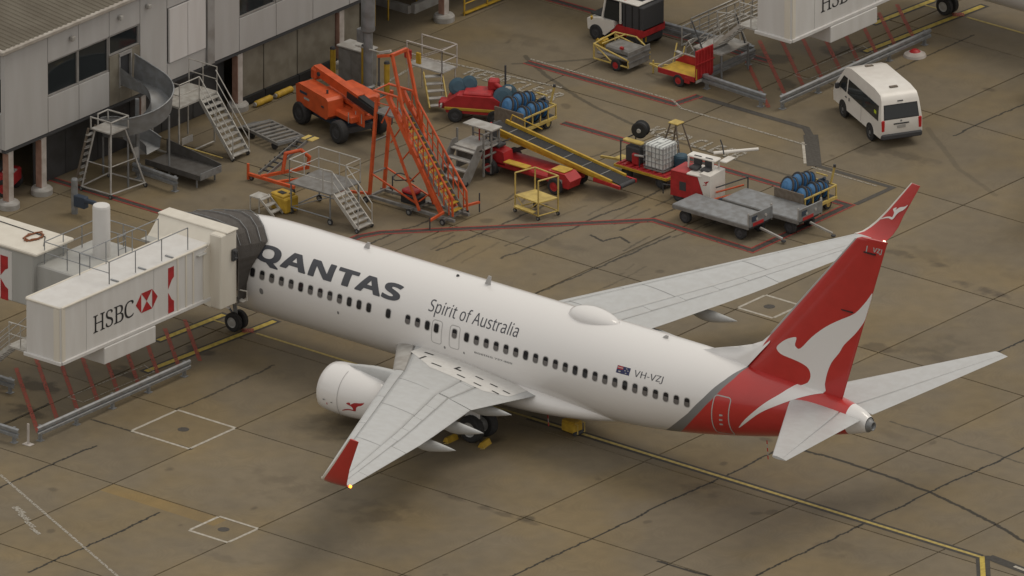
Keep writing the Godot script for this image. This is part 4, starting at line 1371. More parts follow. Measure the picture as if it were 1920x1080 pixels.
# spiral baggage chute from the door down to its tray
func chute():
	var r := W("baggage_chute", "grey sheet-metal spiral chute curling down from the terminal door to a tray", "chute", V(-10, 0, -11))
	var cx := -10.05
	var cz := -10.75
	var R := 1.02
	var n := 44
	var fl := []
	var wo := []
	var wi := []
	for k in n + 1:
		var t := float(k) / n
		var a := TAU * 1.0 * t
		var y := lerpf(3.35, .72, t)
		# starts heading out of the wall (+x) on the far side of the axis, turns toward +z
		var d := V(sin(a), 0, -cos(a))
		var c := V(cx, y, cz)
		fl.append([c + d * (R - .42), c + d * (R + .42) + V(0, .06, 0)])
		wo.append([c + d * (R + .42) + V(0, .06, 0), c + d * (R + .5) + V(0, .85 if t < .8 else lerpf(.85, .5, (t - .8) * 5), 0)])
		wi.append([c + d * (R - .42), c + d * (R - .46) + V(0, .4, 0)])
	# straight run out of the door
	fl.push_front([V(X_DOOR, 3.5, cz - R + .42), V(X_DOOR, 3.56, cz - R - .42)])
	wo.push_front([V(X_DOOR, 3.56, cz - R - .42), V(X_DOOR, 4.6, cz - R - .5)])
	wi.push_front([V(X_DOOR, 3.5, cz - R + .42), V(X_DOOR, 4.3, cz - R + .46)])
	P(r, "chute_floor", M.steel, B.new().sheet(fl)); P(r, "outer_wall", M.steel, B.new().sheet(wo)); P(r, "inner_wall", M.steel, B.new().sheet(wi))
	var top := []
	for q in wo: top.append(q[1])
	P(r, "wall_rim", M.galv, B.new().pipe(top, .035, 6))
	for k in [10, 20, 30]: P(r, "support_leg", M.steel, B.new().tube(V(fl[k][1].x, 0, fl[k][1].z), fl[k][1], .045, 8))
	P(r, "support_leg", M.steel, B.new().tube(V(cx, 0, cz), V(cx, 3.4, cz), .09, 10))
	# tray
	var z0 := -11.1
	var z1 := -12.45
	P(r, "tray", M.tray, B.new().bb(V(-9.8, .50, z1), V(-6.95, .56, z0)))
	P(r, "tray_side", M.tray, B.new().prism(PackedVector2Array([Vector2(-9.9, .45), Vector2(-6.95, .42), Vector2(-6.95, .75), Vector2(-9.9, 1.15)]), V(0, 0, z1 - .04), V(1, 0, 0), V(0, 1, 0), V(0, 0, .04)))
	P(r, "tray_side", M.tray, B.new().prism(PackedVector2Array([Vector2(-9.9, .40), Vector2(-6.95, .40), Vector2(-6.95, .62), Vector2(-9.9, .66)]), V(0, 0, z0), V(1, 0, 0), V(0, 1, 0), V(0, 0, .04)))
	P(r, "tray_end", M.galv, B.new().bb(V(-6.95, .40, z1), V(-6.91, .7, z0)))
	for q in [[-9.5, -11.2], [-7.2, -11.2], [-7.2, -12.35], [-9.5, -12.35]]:
		P(r, "support_leg", M.steel, B.new().tube(V(q[0], 0, q[1]), V(q[0], .5, q[1]), .04, 8))
	P(r, "switch_box", M.lgrey, B.new().cbox(V(-10.0, 1.05, -10.6), V(.08, .5, .3), .02))

const X_DOOR := -11.46

# ---------------------------------------------------------------- ground equipment
func legs(root: Node3D, m: Material, pts: Array, r := .03):
	for q in pts: P(root, "leg", m, B.new().tube(q[0], q[1], r))

func casters(root: Node3D, pts: Array, r := .12):
	for q in pts: wheel(root, q, V(0, 0, 1), r, .07, M.steel, "caster")

func boom_lift():
	var r := T("boom_lift", "orange articulated boom lift with black tyres parked before the roller shutters", "boom lift", V(-7.0, 0, -20.3), -16)
	r.scale = Vector3.ONE * .95
	P(r, "chassis", M.bluedark, B.new().cbox(V(0, .62, 0), V(2.9, .36, 1.5), .06).cbox(V(0, .9, 0), V(1.2, .3, 1.2), .05))
	for x in [-1.45, 1.45]:
		P(r, "axle", M.dark, B.new().cbox(V(x, .5, 0), V(.3, .3, 1.9), .04))
		for z in [-1.05, 1.05]: wheel(r, V(x, .52, z), V(0, 0, 1 if z > 0 else -1), .52, .40, M.dark)
	var t := P(r, "turntable", M.orange, B.new().cbox(V(.3, 1.12, 0), V(3.3, .34, 1.5), .06))
	P(t, "decal", M.lgrey, B.new().box(V(1.75, 1.2, .755), V(.05, .5, .01)))
	var e := P(r, "engine_cover", M.orange, B.new().prism(PackedVector2Array([Vector2(-1.75, .98), Vector2(.55, .82), Vector2(.75, 1.0), Vector2(.7, 1.72), Vector2(.55, 1.82), Vector2(-1.6, 1.9), Vector2(-1.8, 1.78)]), V(0, 0, .32), V(1, 0, 0), V(0, 1, 0), V(0, 0, .82)))
	P(e, "decal", M.bluedark, B.new().box(V(-1.2, 1.55, 1.145), V(.55, .12, .01))); P(e, "decal", M.lgrey, B.new().box(V(-.95, 1.33, 1.145), V(.4, .10, .01)))
	P(e, "exhaust_pipe", M.dark, B.new().tube(V(.1, 1.8, .75), V(.1, 2.0, .75), .05, 8))
	P(e, "latch", M.dark, B.new().cbox(V(.3, 1.35, 1.15), V(.2, .08, .04), .01))
	P(r, "fuel_cover", M.orange, B.new().cbox(V(.4, 1.5, -.75), V(2.2, .75, .8), .08))
	var ar := P(r, "riser_arm", M.orange, B.new().bar(V(-.9, 1.35, 0), V(2.1, 1.15, 0), .3, .16).bar(V(-.9, 1.65, 0), V(2.1, 1.4, 0), .3, .14))
	P(ar, "side_plate", M.orange, B.new().prism(PackedVector2Array([Vector2(1.5, .85), Vector2(2.35, .85), Vector2(2.35, 1.55), Vector2(1.5, 1.7)]), V(0, 0, .30), V(1, 0, 0), V(0, 1, 0), V(0, 0, .06)))
	P(ar, "decal", M.lgrey, B.new().box(V(1.75, 1.2, .37), V(.05, .5, .01)).box(V(2.2, 1.2, .37), V(.05, .45, .01)))
	var bm := P(r, "boom", M.orange, B.new().bar(V(-1.75, 2.28, .05), V(1.7, 1.93, .05), .38, .40).cbox(V(-1.72, 2.1, .05), V(.4, .55, .5), .08))
	P(bm, "boom_extension", M.belt, B.new().bar(V(1.65, 1.93, .05), V(3.6, 1.66, .05), .32, .34))
	P(bm, "boom_cover", M.black, B.new().bar(V(.9, 1.93, .255), V(3.3, 1.67, .255), .03, .30))
	P(bm, "hinge", M.dark, B.new().tube(V(-1.3, 2.2, -.22), V(-1.3, 2.2, .3), .1, 10))
	P(bm, "basket_mount", M.dark, B.new().cbox(V(3.75, 1.6, .05), V(.35, .45, .4), .05))
	P(r, "drive_motor", M.lgrey, B.new().cbox(V(1.2, .55, .6), V(.25, .2, .3), .04))

func tall_stair():
	var r := W("tall_access_stair", "tall orange tail access stair with steep narrow treads and overhead gantry", "access stair", V(1.4, 0, -15.1))
	var z0 := -14.65
	var z1 := -15.6
	flight(r, V(3.55, .35, (z0 + z1) * .5), V(.65, 4.0, (z0 + z1) * .5), V(0, 0, .75), 15, M.grey, M.yellow, 0, null, .2)
	for z in [z0, z1]:
		P(r, "hand_rail", M.orange, B.new().pipe([V(3.7, .4, z), V(3.65, 1.2, z), V(.75, 4.95, z), V(-.5, 4.95, z)], .05))
		P(r, "mid_rail", M.orange, B.new().pipe([V(3.65, .75, z), V(.7, 4.45, z), V(-.5, 4.45, z)], .025))
		for k in 11: P(r, "rail_post", M.orange, B.new().tube(V(lerpf(3.5, .75, k / 10.0), lerpf(.4, 3.95, k / 10.0), z), V(lerpf(3.5, .75, k / 10.0), lerpf(1.4, 4.9, k / 10.0), z), .03))
		for k in 5: P(r, "lattice_brace", M.orange, B.new().tube(V(lerpf(2.6, .4, k / 4.0), lerpf(1.2, 4.5, k / 4.0), z), V(lerpf(1.9, -.1, k / 4.0), lerpf(.6, 3.6, k / 4.0), z), .035))
		P(r, "inclined_beam", M.orange, B.new().bar(V(3.1, .4, z), V(.2, 4.9, z), .14, .2))
		P(r, "leg", M.orange, B.new().bar(V(-.75, .2, z), V(-.35, 4.7, z), .12))
		P(r, "leg", M.orange, B.new().bar(V(2.0, .25, z + .1), V(.2, 4.0, z + .1), .09))
		P(r, "brace", M.orange, B.new().bar(V(-.6, 1.2, z), V(1.7, .5, z), .06))
		P(r, "gantry_post", M.orange, B.new().bar(V(1.5, 2.6, z), V(.45, 6.75, z), .11))
		P(r, "base_beam", M.grey, B.new().bar(V(-.9, .2, z), V(3.8, .2, z), .12))
	P(r, "platform", M.grey, B.new().bb(V(-.5, 3.95, z1), V(.75, 4.02, z0)))
	P(r, "gantry_beam", M.orange, B.new().bar(V(.45, 6.72, z1), V(.45, 6.72, z0), .13).bar(V(.45, 6.72, z0), V(-.3, 6.5, z0), .11))
	P(r, "gantry_hook", M.dark, B.new().tube(V(-.25, 6.5, z0), V(-.25, 5.4, z0), .04).cbox(V(-.25, 5.3, z0), V(.12, .22, .12), .03))
	P(r, "lamp", M.lgrey, B.new().bar(V(-.3, 6.62, z0 - .1), V(.3, 6.85, z0 - .1), .1))
	P(r, "cross_rail", M.orange, B.new().pipe([V(-.5, 4.95, z0), V(-.5, 4.95, z1)], .03).pipe([V(-.5, 4.45, z0), V(-.5, 4.45, z1)], .025))
	for y in [1.2, 2.6]: P(r, "cross_brace", M.grey, B.new().bar(V(-.65, y, z0), V(-.65, y, z1), .06))
	for x in [-.7, 1.6, 3.4]:
		P(r, "axle_beam", M.grey, B.new().bar(V(x, .22, z1 - .3), V(x, .22, z0 + .3), .1))
		casters(r, [V(x, .14, z1 - .3), V(x, .14, z0 + .3)], .14)
	P(r, "outrigger", M.orange, B.new().bar(V(-.7, .32, z0), V(-1.9, .3, z0 + .5), .1)); P(r, "outrigger", M.orange, B.new().bar(V(3.3, .5, z0 + .1), V(3.3, .4, z0 + 1.0), .09)); P(r, "outrigger", M.orange, B.new().bar(V(3.5, .5, z1), V(3.7, .5, z1 - .8), .09))
	P(r, "jack_leg", M.dark, B.new().tube(V(3.3, .02, z0 + 1.0), V(3.3, .55, z0 + 1.0), .03)); P(r, "jack_leg", M.dark, B.new().tube(V(3.7, .05, z1 - .8), V(3.7, .9, z1 - .8), .03)); P(r, "jack_leg", M.dark, B.new().tube(V(-.3, .1, z1), V(-.3, .9, z1), .03))
	P(r, "hydraulic_unit", M.black, B.new().cbox(V(1.3, .5, -15.0), V(.9, .4, .6), .04)); P(r, "hydraulic_unit", M.crimson, B.new().cbox(V(1.2, .8, -15.0), V(.7, .18, .5), .05))
	var hose := []
	for k in 14: hose.append(V(.7 + .5 * cos(k * .5), 1.2 + .08 * sin(k), -15.1 + .3 * sin(k * .5)))
	P(r, "hose", M.dark, B.new().pipe(hose, .03, 5))

func silver_stair():
	var r := W("platform_stair", "silver aluminium work platform with railed deck and steps down to the apron", "platform stair", V(-.6, 0, -12.2))
	var y := 1.4
	P(r, "deck", M.grey, B.new().bb(V(-2.35, y - .06, -13.3), V(-.1, y, -11.35)))
	flight(r, V(1.3, .12, -11.87), V(-.05, y, -11.87), V(0, 0, .9), 7, M.alu, M.alu, .95)
	posts_rail(r, M.alu, [V(-2.35, y, -11.38), V(-.55, y, -11.38), V(-.1, y, -11.42)], 1.0, .024, 1.8)
	posts_rail(r, M.alu, [V(-2.35, y, -11.38), V(-2.35, y, -13.28), V(-.12, y, -13.28), V(-.12, y, -12.35)], 1.0, .024, 1.2)
	for q in [[-2.3, -11.42], [-2.3, -13.25], [-.2, -13.25], [-.2, -11.42]]:
		P(r, "leg", M.galv, B.new().tube(V(q[0], .2, q[1]), V(q[0], y - .06, q[1]), .035))
		casters(r, [V(q[0], .14, q[1])], .14)
	P(r, "base_frame", M.galv, B.new().pipe([V(-2.3, .3, -11.42), V(-2.3, .3, -13.25), V(-.2, .3, -13.25)], .03).tube(V(-.2, .3, -11.42), V(-2.3, .3, -11.42), .03))
	P(r, "brace", M.galv, B.new().tube(V(-2.3, .3, -11.42), V(-.3, 1.2, -11.42), .02).tube(V(-.2, .35, -13.2), V(1.2, .15, -11.5), .02))
	casters(r, [V(1.25, .1, -11.4), V(1.25, .1, -12.35)], .1)

func terminal_stair():
	var r := W("boarding_stair", "light metal stair with railed landing against the terminal wall", "stair", V(-10, 0, -14.8))
	P(r, "landing", M.alu, B.new().bb(V(-11.35, 2.3, -15.6), V(-9.75, 2.38, -13.1)))
	flight(r, V(-7.95, .12, -14.95), V(-9.75, 2.36, -14.95), V(0, 0, 1.05), 10, M.alu, M.alu, 1.0)
	posts_rail(r, M.alu, [V(-9.75, 2.38, -14.4), V(-9.75, 2.38, -13.12), V(-11.3, 2.38, -13.12)], 1.0, .024, 1.3)
	posts_rail(r, M.alu, [V(-9.75, 2.38, -15.55), V(-11.3, 2.38, -15.58)], 1.1, .024, 1.0)
	for q in [[-9.85, -13.2], [-11.3, -13.2], [-9.85, -15.5], [-11.3, -15.5]]:
		P(r, "leg", M.alu, B.new().tube(V(q[0], .1, q[1]), V(q[0], 2.3, q[1]), .04))
	P(r, "base_frame", M.alu, B.new().pipe([V(-9.85, .15, -13.2), V(-11.3, .15, -13.2)], .05).pipe([V(-9.85, .15, -13.2), V(-9.85, .15, -15.5)], .04))
	P(r, "brace", M.pale_yellow, B.new().tube(V(-9.8, .6, -13.3), V(-8.4, .1, -14.3), .03))
	P(r, "sign_plate", M.lgrey, B.new().box(V(-9.82, .75, -13.7), V(.03, .3, .7)))
	casters(r, [V(-8.0, .1, -14.45), V(-8.0, .1, -15.45), V(-9.85, .1, -13.2)], .1)

func tower_stand():
	var r := W("tower_stand", "grey narrow tower stand with small railed top and ladder beside the chute", "tower stand", V(-9.9, 0, -8.8))
	var y := 2.65
	P(r, "top_platform", M.lgrey, B.new().bb(V(-10.5, y, -9.4), V(-9.4, y + .06, -8.3)))
	posts_rail(r, M.lgrey, [V(-10.5, y, -8.3), V(-9.4, y, -8.3), V(-9.4, y, -9.4), V(-10.5, y, -9.4), V(-10.5, y, -8.75)], .55, .035, 1.1, 0)
	for q in [[-10.35, -8.4, -10.7, -7.9], [-9.5, -8.4, -9.1, -7.9], [-9.5, -9.3, -8.9, -9.9], [-10.35, -9.3, -10.8, -9.8]]:
		P(r, "leg", M.lgrey, B.new().tube(V(q[2], .08, q[3]), V(q[0], y, q[1]), .04))
		casters(r, [V(q[2], .1, q[3])], .1)
	P(r, "base_frame", M.lgrey, B.new().pipe([V(-10.7, .2, -7.9), V(-9.1, .2, -7.9), V(-8.9, .2, -9.9), V(-10.8, .2, -9.8), V(-10.7, .2, -7.9)], .035))
	P(r, "brace", M.lgrey, B.new().tube(V(-9.3, 1.3, -8.1), V(-9.2, 1.3, -9.6), .025).tube(V(-9.3, 1.3, -8.1), V(-10.55, 1.3, -8.1), .025))
	for z in [-8.15, -8.6]: P(r, "ladder_rail", M.wood, B.new().bar(V(-11.1, .1, z + .2), V(-10.5, y + .1, z), .04, .1))
	for k in 8: P(r, "ladder_rung", M.lgrey, B.new().box(V(lerpf(-11.05, -10.52, k / 7.0), lerpf(.3, y - .2, k / 7.0), -8.28), V(.16, .04, .42)))

func scaffold_stair():
	var r := W("white_step_stand", "white tubular step stand behind the tall orange stair", "step stand", V(-6.4, 0, -25.4))
	var y := 1.35
	P(r, "deck", M.lgrey, B.new().bb(V(-7.4, y, -26.2), V(-5.5, y + .05, -25.2)))
	posts_rail(r, M.column, [V(-7.4, y, -25.2), V(-5.5, y, -25.2)], 1.05, .028, 1.9)
	posts_rail(r, M.column, [V(-7.4, y, -26.2), V(-5.5, y, -26.2), V(-5.5, y, -25.2)], 1.05, .028, 1.9)
	for z in [-25.2, -26.2]: P(r, "brace", M.column, B.new().tube(V(-7.4, y + .1, z), V(-5.5, y + 1.05, z), .022))
	for q in [[-7.35, -25.25], [-5.55, -25.25], [-5.55, -26.15], [-7.35, -26.15]]: P(r, "leg", M.column, B.new().tube(V(q[0] * 1.0, .05, q[1]), V(q[0], y, q[1]), .03))
	flight(r, V(-5.0, .15, -24.4), V(-6.0, 1.3, -25.2), V(.6, 0, -.5), 5, M.pale_yellow, M.lgrey, 0)
	P(r, "red_box", M.crimson, B.new().cbox(V(-7.3, y + .5, -25.15), V(.35, .4, .12), .02)); P(r, "yellow_box", M.yellow, B.new().cbox(V(-6.7, y + .45, -25.12), V(.25, .5, .1), .02))

func grey_steps():
	var r := W("grey_step_cart", "weathered grey boxy step cart with four broad treads beside the belt loader", "step cart", V(.7, 0, -19.6))
	for k in 4: P(r, "tread", M.lgrey, B.new().box(V(.72, .28 + .33 * k, -18.3 - .27 * k), V(1.3, .05, .3)))
	for x in [.04, 1.4]: P(r, "side_panel", M.grey, B.new().prism(PackedVector2Array([Vector2(-18.1, .12), Vector2(-18.1, .42), Vector2(-19.1, 1.6), Vector2(-19.4, 1.6), Vector2(-19.4, 1.2), Vector2(-18.6, .12)]), V(x - .02, 0, 0), V(0, 0, 1), V(0, 1, 0), V(.04, 0, 0)))
	P(r, "deck", M.lgrey, B.new().bb(V(0, 1.3, -20.5), V(1.42, 1.36, -19.2)))
	for q in [[.02, -19.45], [.02, -20.5], [.72, -20.5], [1.4, -20.5], [1.4, -20.0], [1.4, -19.5]]: P(r, "frame_post", M.grey, B.new().bar(V(q[0], .12, q[1]), V(q[0], 2.0 if q[1] < -19 else 1.4, q[1]), .07))
	for y in [.5, 1.0, 1.5, 1.98]: P(r, "frame_rail", M.grey, B.new().bar(V(.02, y, -20.5), V(1.4, y, -20.5), .06).bar(V(1.4, y, -20.5), V(1.4, y, -19.5), .06))
	P(r, "top_panel", M.lgrey, B.new().bb(V(-.05, 2.02, -20.6), V(1.5, 2.07, -19.9)))
	P(r, "back_panel", M.grey, B.new().bb(V(-.02, .2, -20.45), V(.02, 1.3, -19.5)))
	for q in [[1.35, -18.4], [.08, -18.4], [.08, -20.4], [1.35, -20.4]]: casters(r, [V(q[0], .12, q[1])], .12)

func hose_cart(label: String, at: Vector3) -> Node3D:
	var r := T("hose_reel_cart", label, "hose cart", at, 0, "hose reel carts")
	P(r, "chassis", M.dark, B.new().cbox(V(0, .42, 0), V(1.5, .14, 2.2), .03))
	P(r, "end_board", M.wood, B.new().cbox(V(0, .82, 1.08), V(1.55, .72, .06), .015)); P(r, "board_rib", M.grey, B.new().box(V(0, .5, 1.13), V(1.55, .08, .04)))
	for x in [-.78, .78]:
		P(r, "side_rail", M.pale_yellow, B.new().bar(V(x, .95, 1.05), V(x, .95, -1.1), .06).bar(V(x, .42, 1.05), V(x, .42, -1.1), .12))
		for k in 5: P(r, "rail_post", M.pale_yellow, B.new().bar(V(x, .42, 1.0 - .52 * k), V(x, .95, 1.0 - .52 * k), .05))
		for z in [-.65, .65]: wheel(r, V(x * .85, .24, z), V(1 if x > 0 else -1, 0, 0), .24, .14, M.pale_yellow)
	P(r, "end_rail", M.pale_yellow, B.new().bar(V(-.78, .95, -1.1), V(.78, .95, -1.1), .06).bar(V(-.3, 1.25, -1.1), V(.3, 1.25, -1.1), .05))
	P(r, "tow_bar", M.pale_yellow, B.new().bar(V(.45, .95, -1.15), V(.6, 1.7, -1.2), .07)); P(r, "tow_eye", M.dark, B.new().lathe([Vector2(.06, 0), Vector2(.06, .12)], V(.6, 1.68, -1.2), Vector3.UP, 8))
	var i := 0
	for z in [.62, -.02, -.62]:
		for x in [-.36, .36]:
			var y := .86 + (.26 if x < 0 else 0.0) - (.06 if z < -.3 else 0.0)
			var ax := V(-.25, .35, .9).normalized()
			var rr := .43 if z > -.3 else .36
			var d := P(r, "hose_reel", M.blue, B.new().lathe([Vector2(.1, -.02), Vector2(rr * .9, 0), Vector2(rr * .9, .05), Vector2(rr * .6, .06), Vector2(rr * .6, .19), Vector2(rr * .9, .20), Vector2(rr * .9, .24)], V(x, y, z) - ax * .12, ax, 22))
			P(d, "reel_rim", M.dark, B.new().lathe([Vector2(rr, 0), Vector2(rr * 1.04, .02), Vector2(rr, .05)], V(x, y, z) - ax * .15, ax, 22)); P(d, "reel_rim", M.dark, B.new().lathe([Vector2(rr, 0), Vector2(rr * 1.04, .02), Vector2(rr, .05)], V(x, y, z) + ax * .08, ax, 22))
			P(d, "hub", M.blue, B.new().lathe([Vector2(rr * .84, 0), Vector2(rr * .5, .09), Vector2(.05, .12)], V(x, y, z) + ax * .12, ax, 16))
			i += 1
	P(r, "coupling", M.bluedark, B.new().cbox(V(.2, .95, -.95), V(.5, .3, .25), .05).tube(V(-.1, .9, -.9), V(.3, 1.2, -.95), .07, 8))
	return r

func belt_loader():
	var r := W("belt_loader", "red and yellow belt loader with sloping black conveyor", "belt loader", V(3.6, 0, -21))
	P(r, "chassis", M.crimson, B.new().cbox(V(2.9, .48, -21.0), V(4.4, .26, 1.4), .06))
	P(r, "rear_body", M.crimson, B.new().prism(PackedVector2Array([Vector2(.6, .5), Vector2(1.9, .5), Vector2(1.8, 1.05), Vector2(1.2, 1.15), Vector2(.7, 1.0)]), V(0, 0, -20.9), V(1, 0, 0), V(0, 1, 0), V(0, 0, .6)))
	P(r, "front_body", M.crimson, B.new().prism(PackedVector2Array([Vector2(4.3, .35), Vector2(5.4, .35), Vector2(5.5, .7), Vector2(5.2, .95), Vector2(4.3, .95)]), V(0, 0, -20.9), V(1, 0, 0), V(0, 1, 0), V(0, 0, .75)))
	P(r, "step_plate", M.yellow, B.new().cbox(V(4.75, .98, -20.55), V(.7, .04, .6), .01)); P(r, "step_plate", M.yellow, B.new().cbox(V(2.6, .76, -20.25), V(1.2, .05, .4), .01))
	P(r, "seat", M.dark, B.new().cbox(V(1.3, 1.25, -20.6), V(.5, .16, .5), .05).cbox(V(1.02, 1.55, -20.6), V(.12, .55, .5), .05))
	P(r, "steering_wheel", M.black, B.new().lathe([Vector2(.19, 0), Vector2(.21, .02), Vector2(.19, .04)], V(1.75, 1.5, -20.6), V(-.5, 1, 0), 14))
	P(r, "cab_guard", M.crimson, B.new().pipe([V(.6, 1.0, -20.2), V(.6, 1.9, -20.2), V(.6, 1.9, -21.0), V(.6, 1.0, -21.0)], .03))
	P(r, "decal", M.lgrey, B.new().box(V(4.95, .6, -20.14), V(.25, .18, .01)))
	var a := V(.1, 1.5, -21.75)
	var c := V(7.2, .62, -21.75)
	var cv := P(r, "conveyor_frame", M.yellow, B.new().bar(a + V(0, -.1, 0), c + V(0, -.1, 0), .9, .14))
	P(cv, "conveyor_belt", M.belt, B.new().bar(a, c, .78, .05))
	for s in [-.47, .47]:
		P(cv, "side_guide", M.yellow, B.new().bar(a + V(.3, .06, s), c + V(-.4, .06, s), .10, .16))
		P(cv, "side_bumper", M.crimson, B.new().bar(c + V(-1.3, .0, s * 1.15), c + V(.1, -.05, s * 1.15), .09, .14))
	for k in 6: P(cv, "belt_cleat", M.grey, B.new().box(a.lerp(c, .14 + .14 * k) + V(0, .032, 0), V(.05, .015, .74)))
	P(cv, "end_roller", M.dark, B.new().tube(c + V(.02, -.05, -.45), c + V(.02, -.05, .45), .1, 12)); P(cv, "end_roller", M.dark, B.new().tube(a + V(0, -.05, -.45), a + V(0, -.05, .45), .1, 12))
	P(cv, "guard_rail", M.yellow, B.new().pipe([a + V(.5, .1, -.5), a + V(.6, .4, -.5), a + V(2.2, .16, -.5)], .025))
	P(r, "lift_arm", M.dark, B.new().bar(V(1.2, .6, -21.5), V(2.4, 1.2, -21.6), .14)); P(r, "lift_arm", M.dark, B.new().bar(V(5.0, .5, -21.5), V(4.4, .85, -21.6), .14))
	for q in [[1.25, -20.1], [1.25, -21.75], [4.75, -20.1], [4.75, -21.75]]: wheel(r, V(q[0], .36, q[1]), V(0, 0, 1 if q[1] > -21 else -1), .36, .24, M.crimson)

func red_tug():
	var r := T("red_service_cart", "red wheeled service cart with dark blue hose drums and yellow stripe", "service cart", V(-3.3, 0, -24.9), 28)
	r.scale = Vector3.ONE * 1.12
	P(r, "body", M.crimson, B.new().prism(PackedVector2Array([Vector2(-1.1, .35), Vector2(1.1, .35), Vector2(1.2, .75), Vector2(.7, 1.05), Vector2(-.7, 1.05), Vector2(-1.2, .7)]), V(0, 0, -.55), V(1, 0, 0), V(0, 1, 0), V(0, 0, 1.1)))
	P(r, "stripe", M.yellow, B.new().cbox(V(0, .52, 0), V(2.35, .12, 1.16), .02)); P(r, "bonnet", M.crimson, B.new().cbox(V(.05, 1.08, 0), V(1.1, .12, .9), .04))
	for x in [-.75, .75]:
		for z in [-.55, .55]: wheel(r, V(x, .28, z), V(0, 0, 1 if z > 0 else -1), .28, .2, M.dark)
	for q in [[-.85, 1.05, -.35, .34], [-.45, 1.15, -.5, .3], [.95, .95, .1, .36], [1.05, .9, -.45, .33], [1.2, .75, .45, .3]]:
		P(r, "hose_drum", M.teal, B.new().lathe([Vector2(q[3] * .6, 0), Vector2(q[3], .03), Vector2(q[3], .3), Vector2(q[3] * .6, .34)], V(q[0], q[1], q[2]), V(.3, .5, 1), 18))
	P(r, "pump", M.crimson, B.new().cbox(V(.55, 1.3, -.3), V(.4, .4, .4), .06).tube(V(.5, 1.4, -.3), V(.9, 1.3, .1), .08, 8)); P(r, "pump", M.crimson, B.new().cbox(V(-1.25, .6, .2), V(.35, .3, .5), .05))
	P(r, "mast", M.dark, B.new().tube(V(.95, 1.0, -.5), V(.95, 2.0, -.5), .04)); P(r, "lamp", M.lgrey, B.new().cbox(V(1.15, 1.25, .0), V(.25, .18, .2), .04)); P(r, "light_cluster", M.lgrey, B.new().box(V(-1.3, .62, .55), V(.06, .12, .2)))

func yellow_stand():
	var r := W("yellow_stand", "small yellow tubular work stand on casters before the belt loader", "work stand", V(5.5, 0, -17.6))
	var A := V(4.75, 0, -17.45)
	var u := V(1.35, 0, .15)
	var w := V(.25, 0, -1.0)
	for q in [A, A + u, A + u + w, A + w]:
		P(r, "leg", M.pale_yellow, B.new().tube(q + V(0, .1, 0), q + V(0, 1.75, 0), .035)); casters(r, [q + V(0, .09, 0)], .09)
	P(r, "top_rail", M.pale_yellow, B.new().pipe([A + V(0, 1.75, 0), A + w + V(0, 1.75, 0), A + u + w + V(0, 1.75, 0), A + u + V(0, 1.75, 0)], .032))
	P(r, "deck", M.pale_yellow, B.new().quadbox(A, u, w, .78, .05)); P(r, "base_frame", M.pale_yellow, B.new().pipe([A + V(0, .2, 0), A + u + V(0, .2, 0), A + u + w + V(0, .2, 0), A + w + V(0, .2, 0), A + V(0, .2, 0)], .03))
	P(r, "step", M.pale_yellow, B.new().quadbox(A + V(.2, 0, .1), u * .8, V(0, 0, .25), .42, .04)); P(r, "brace", M.pale_yellow, B.new().tube(A + V(0, .8, 0), A + u * .5 + V(0, .2, 0), .022).tube(A + u + V(0, .8, 0), A + u * .5 + V(0, .2, 0), .022))

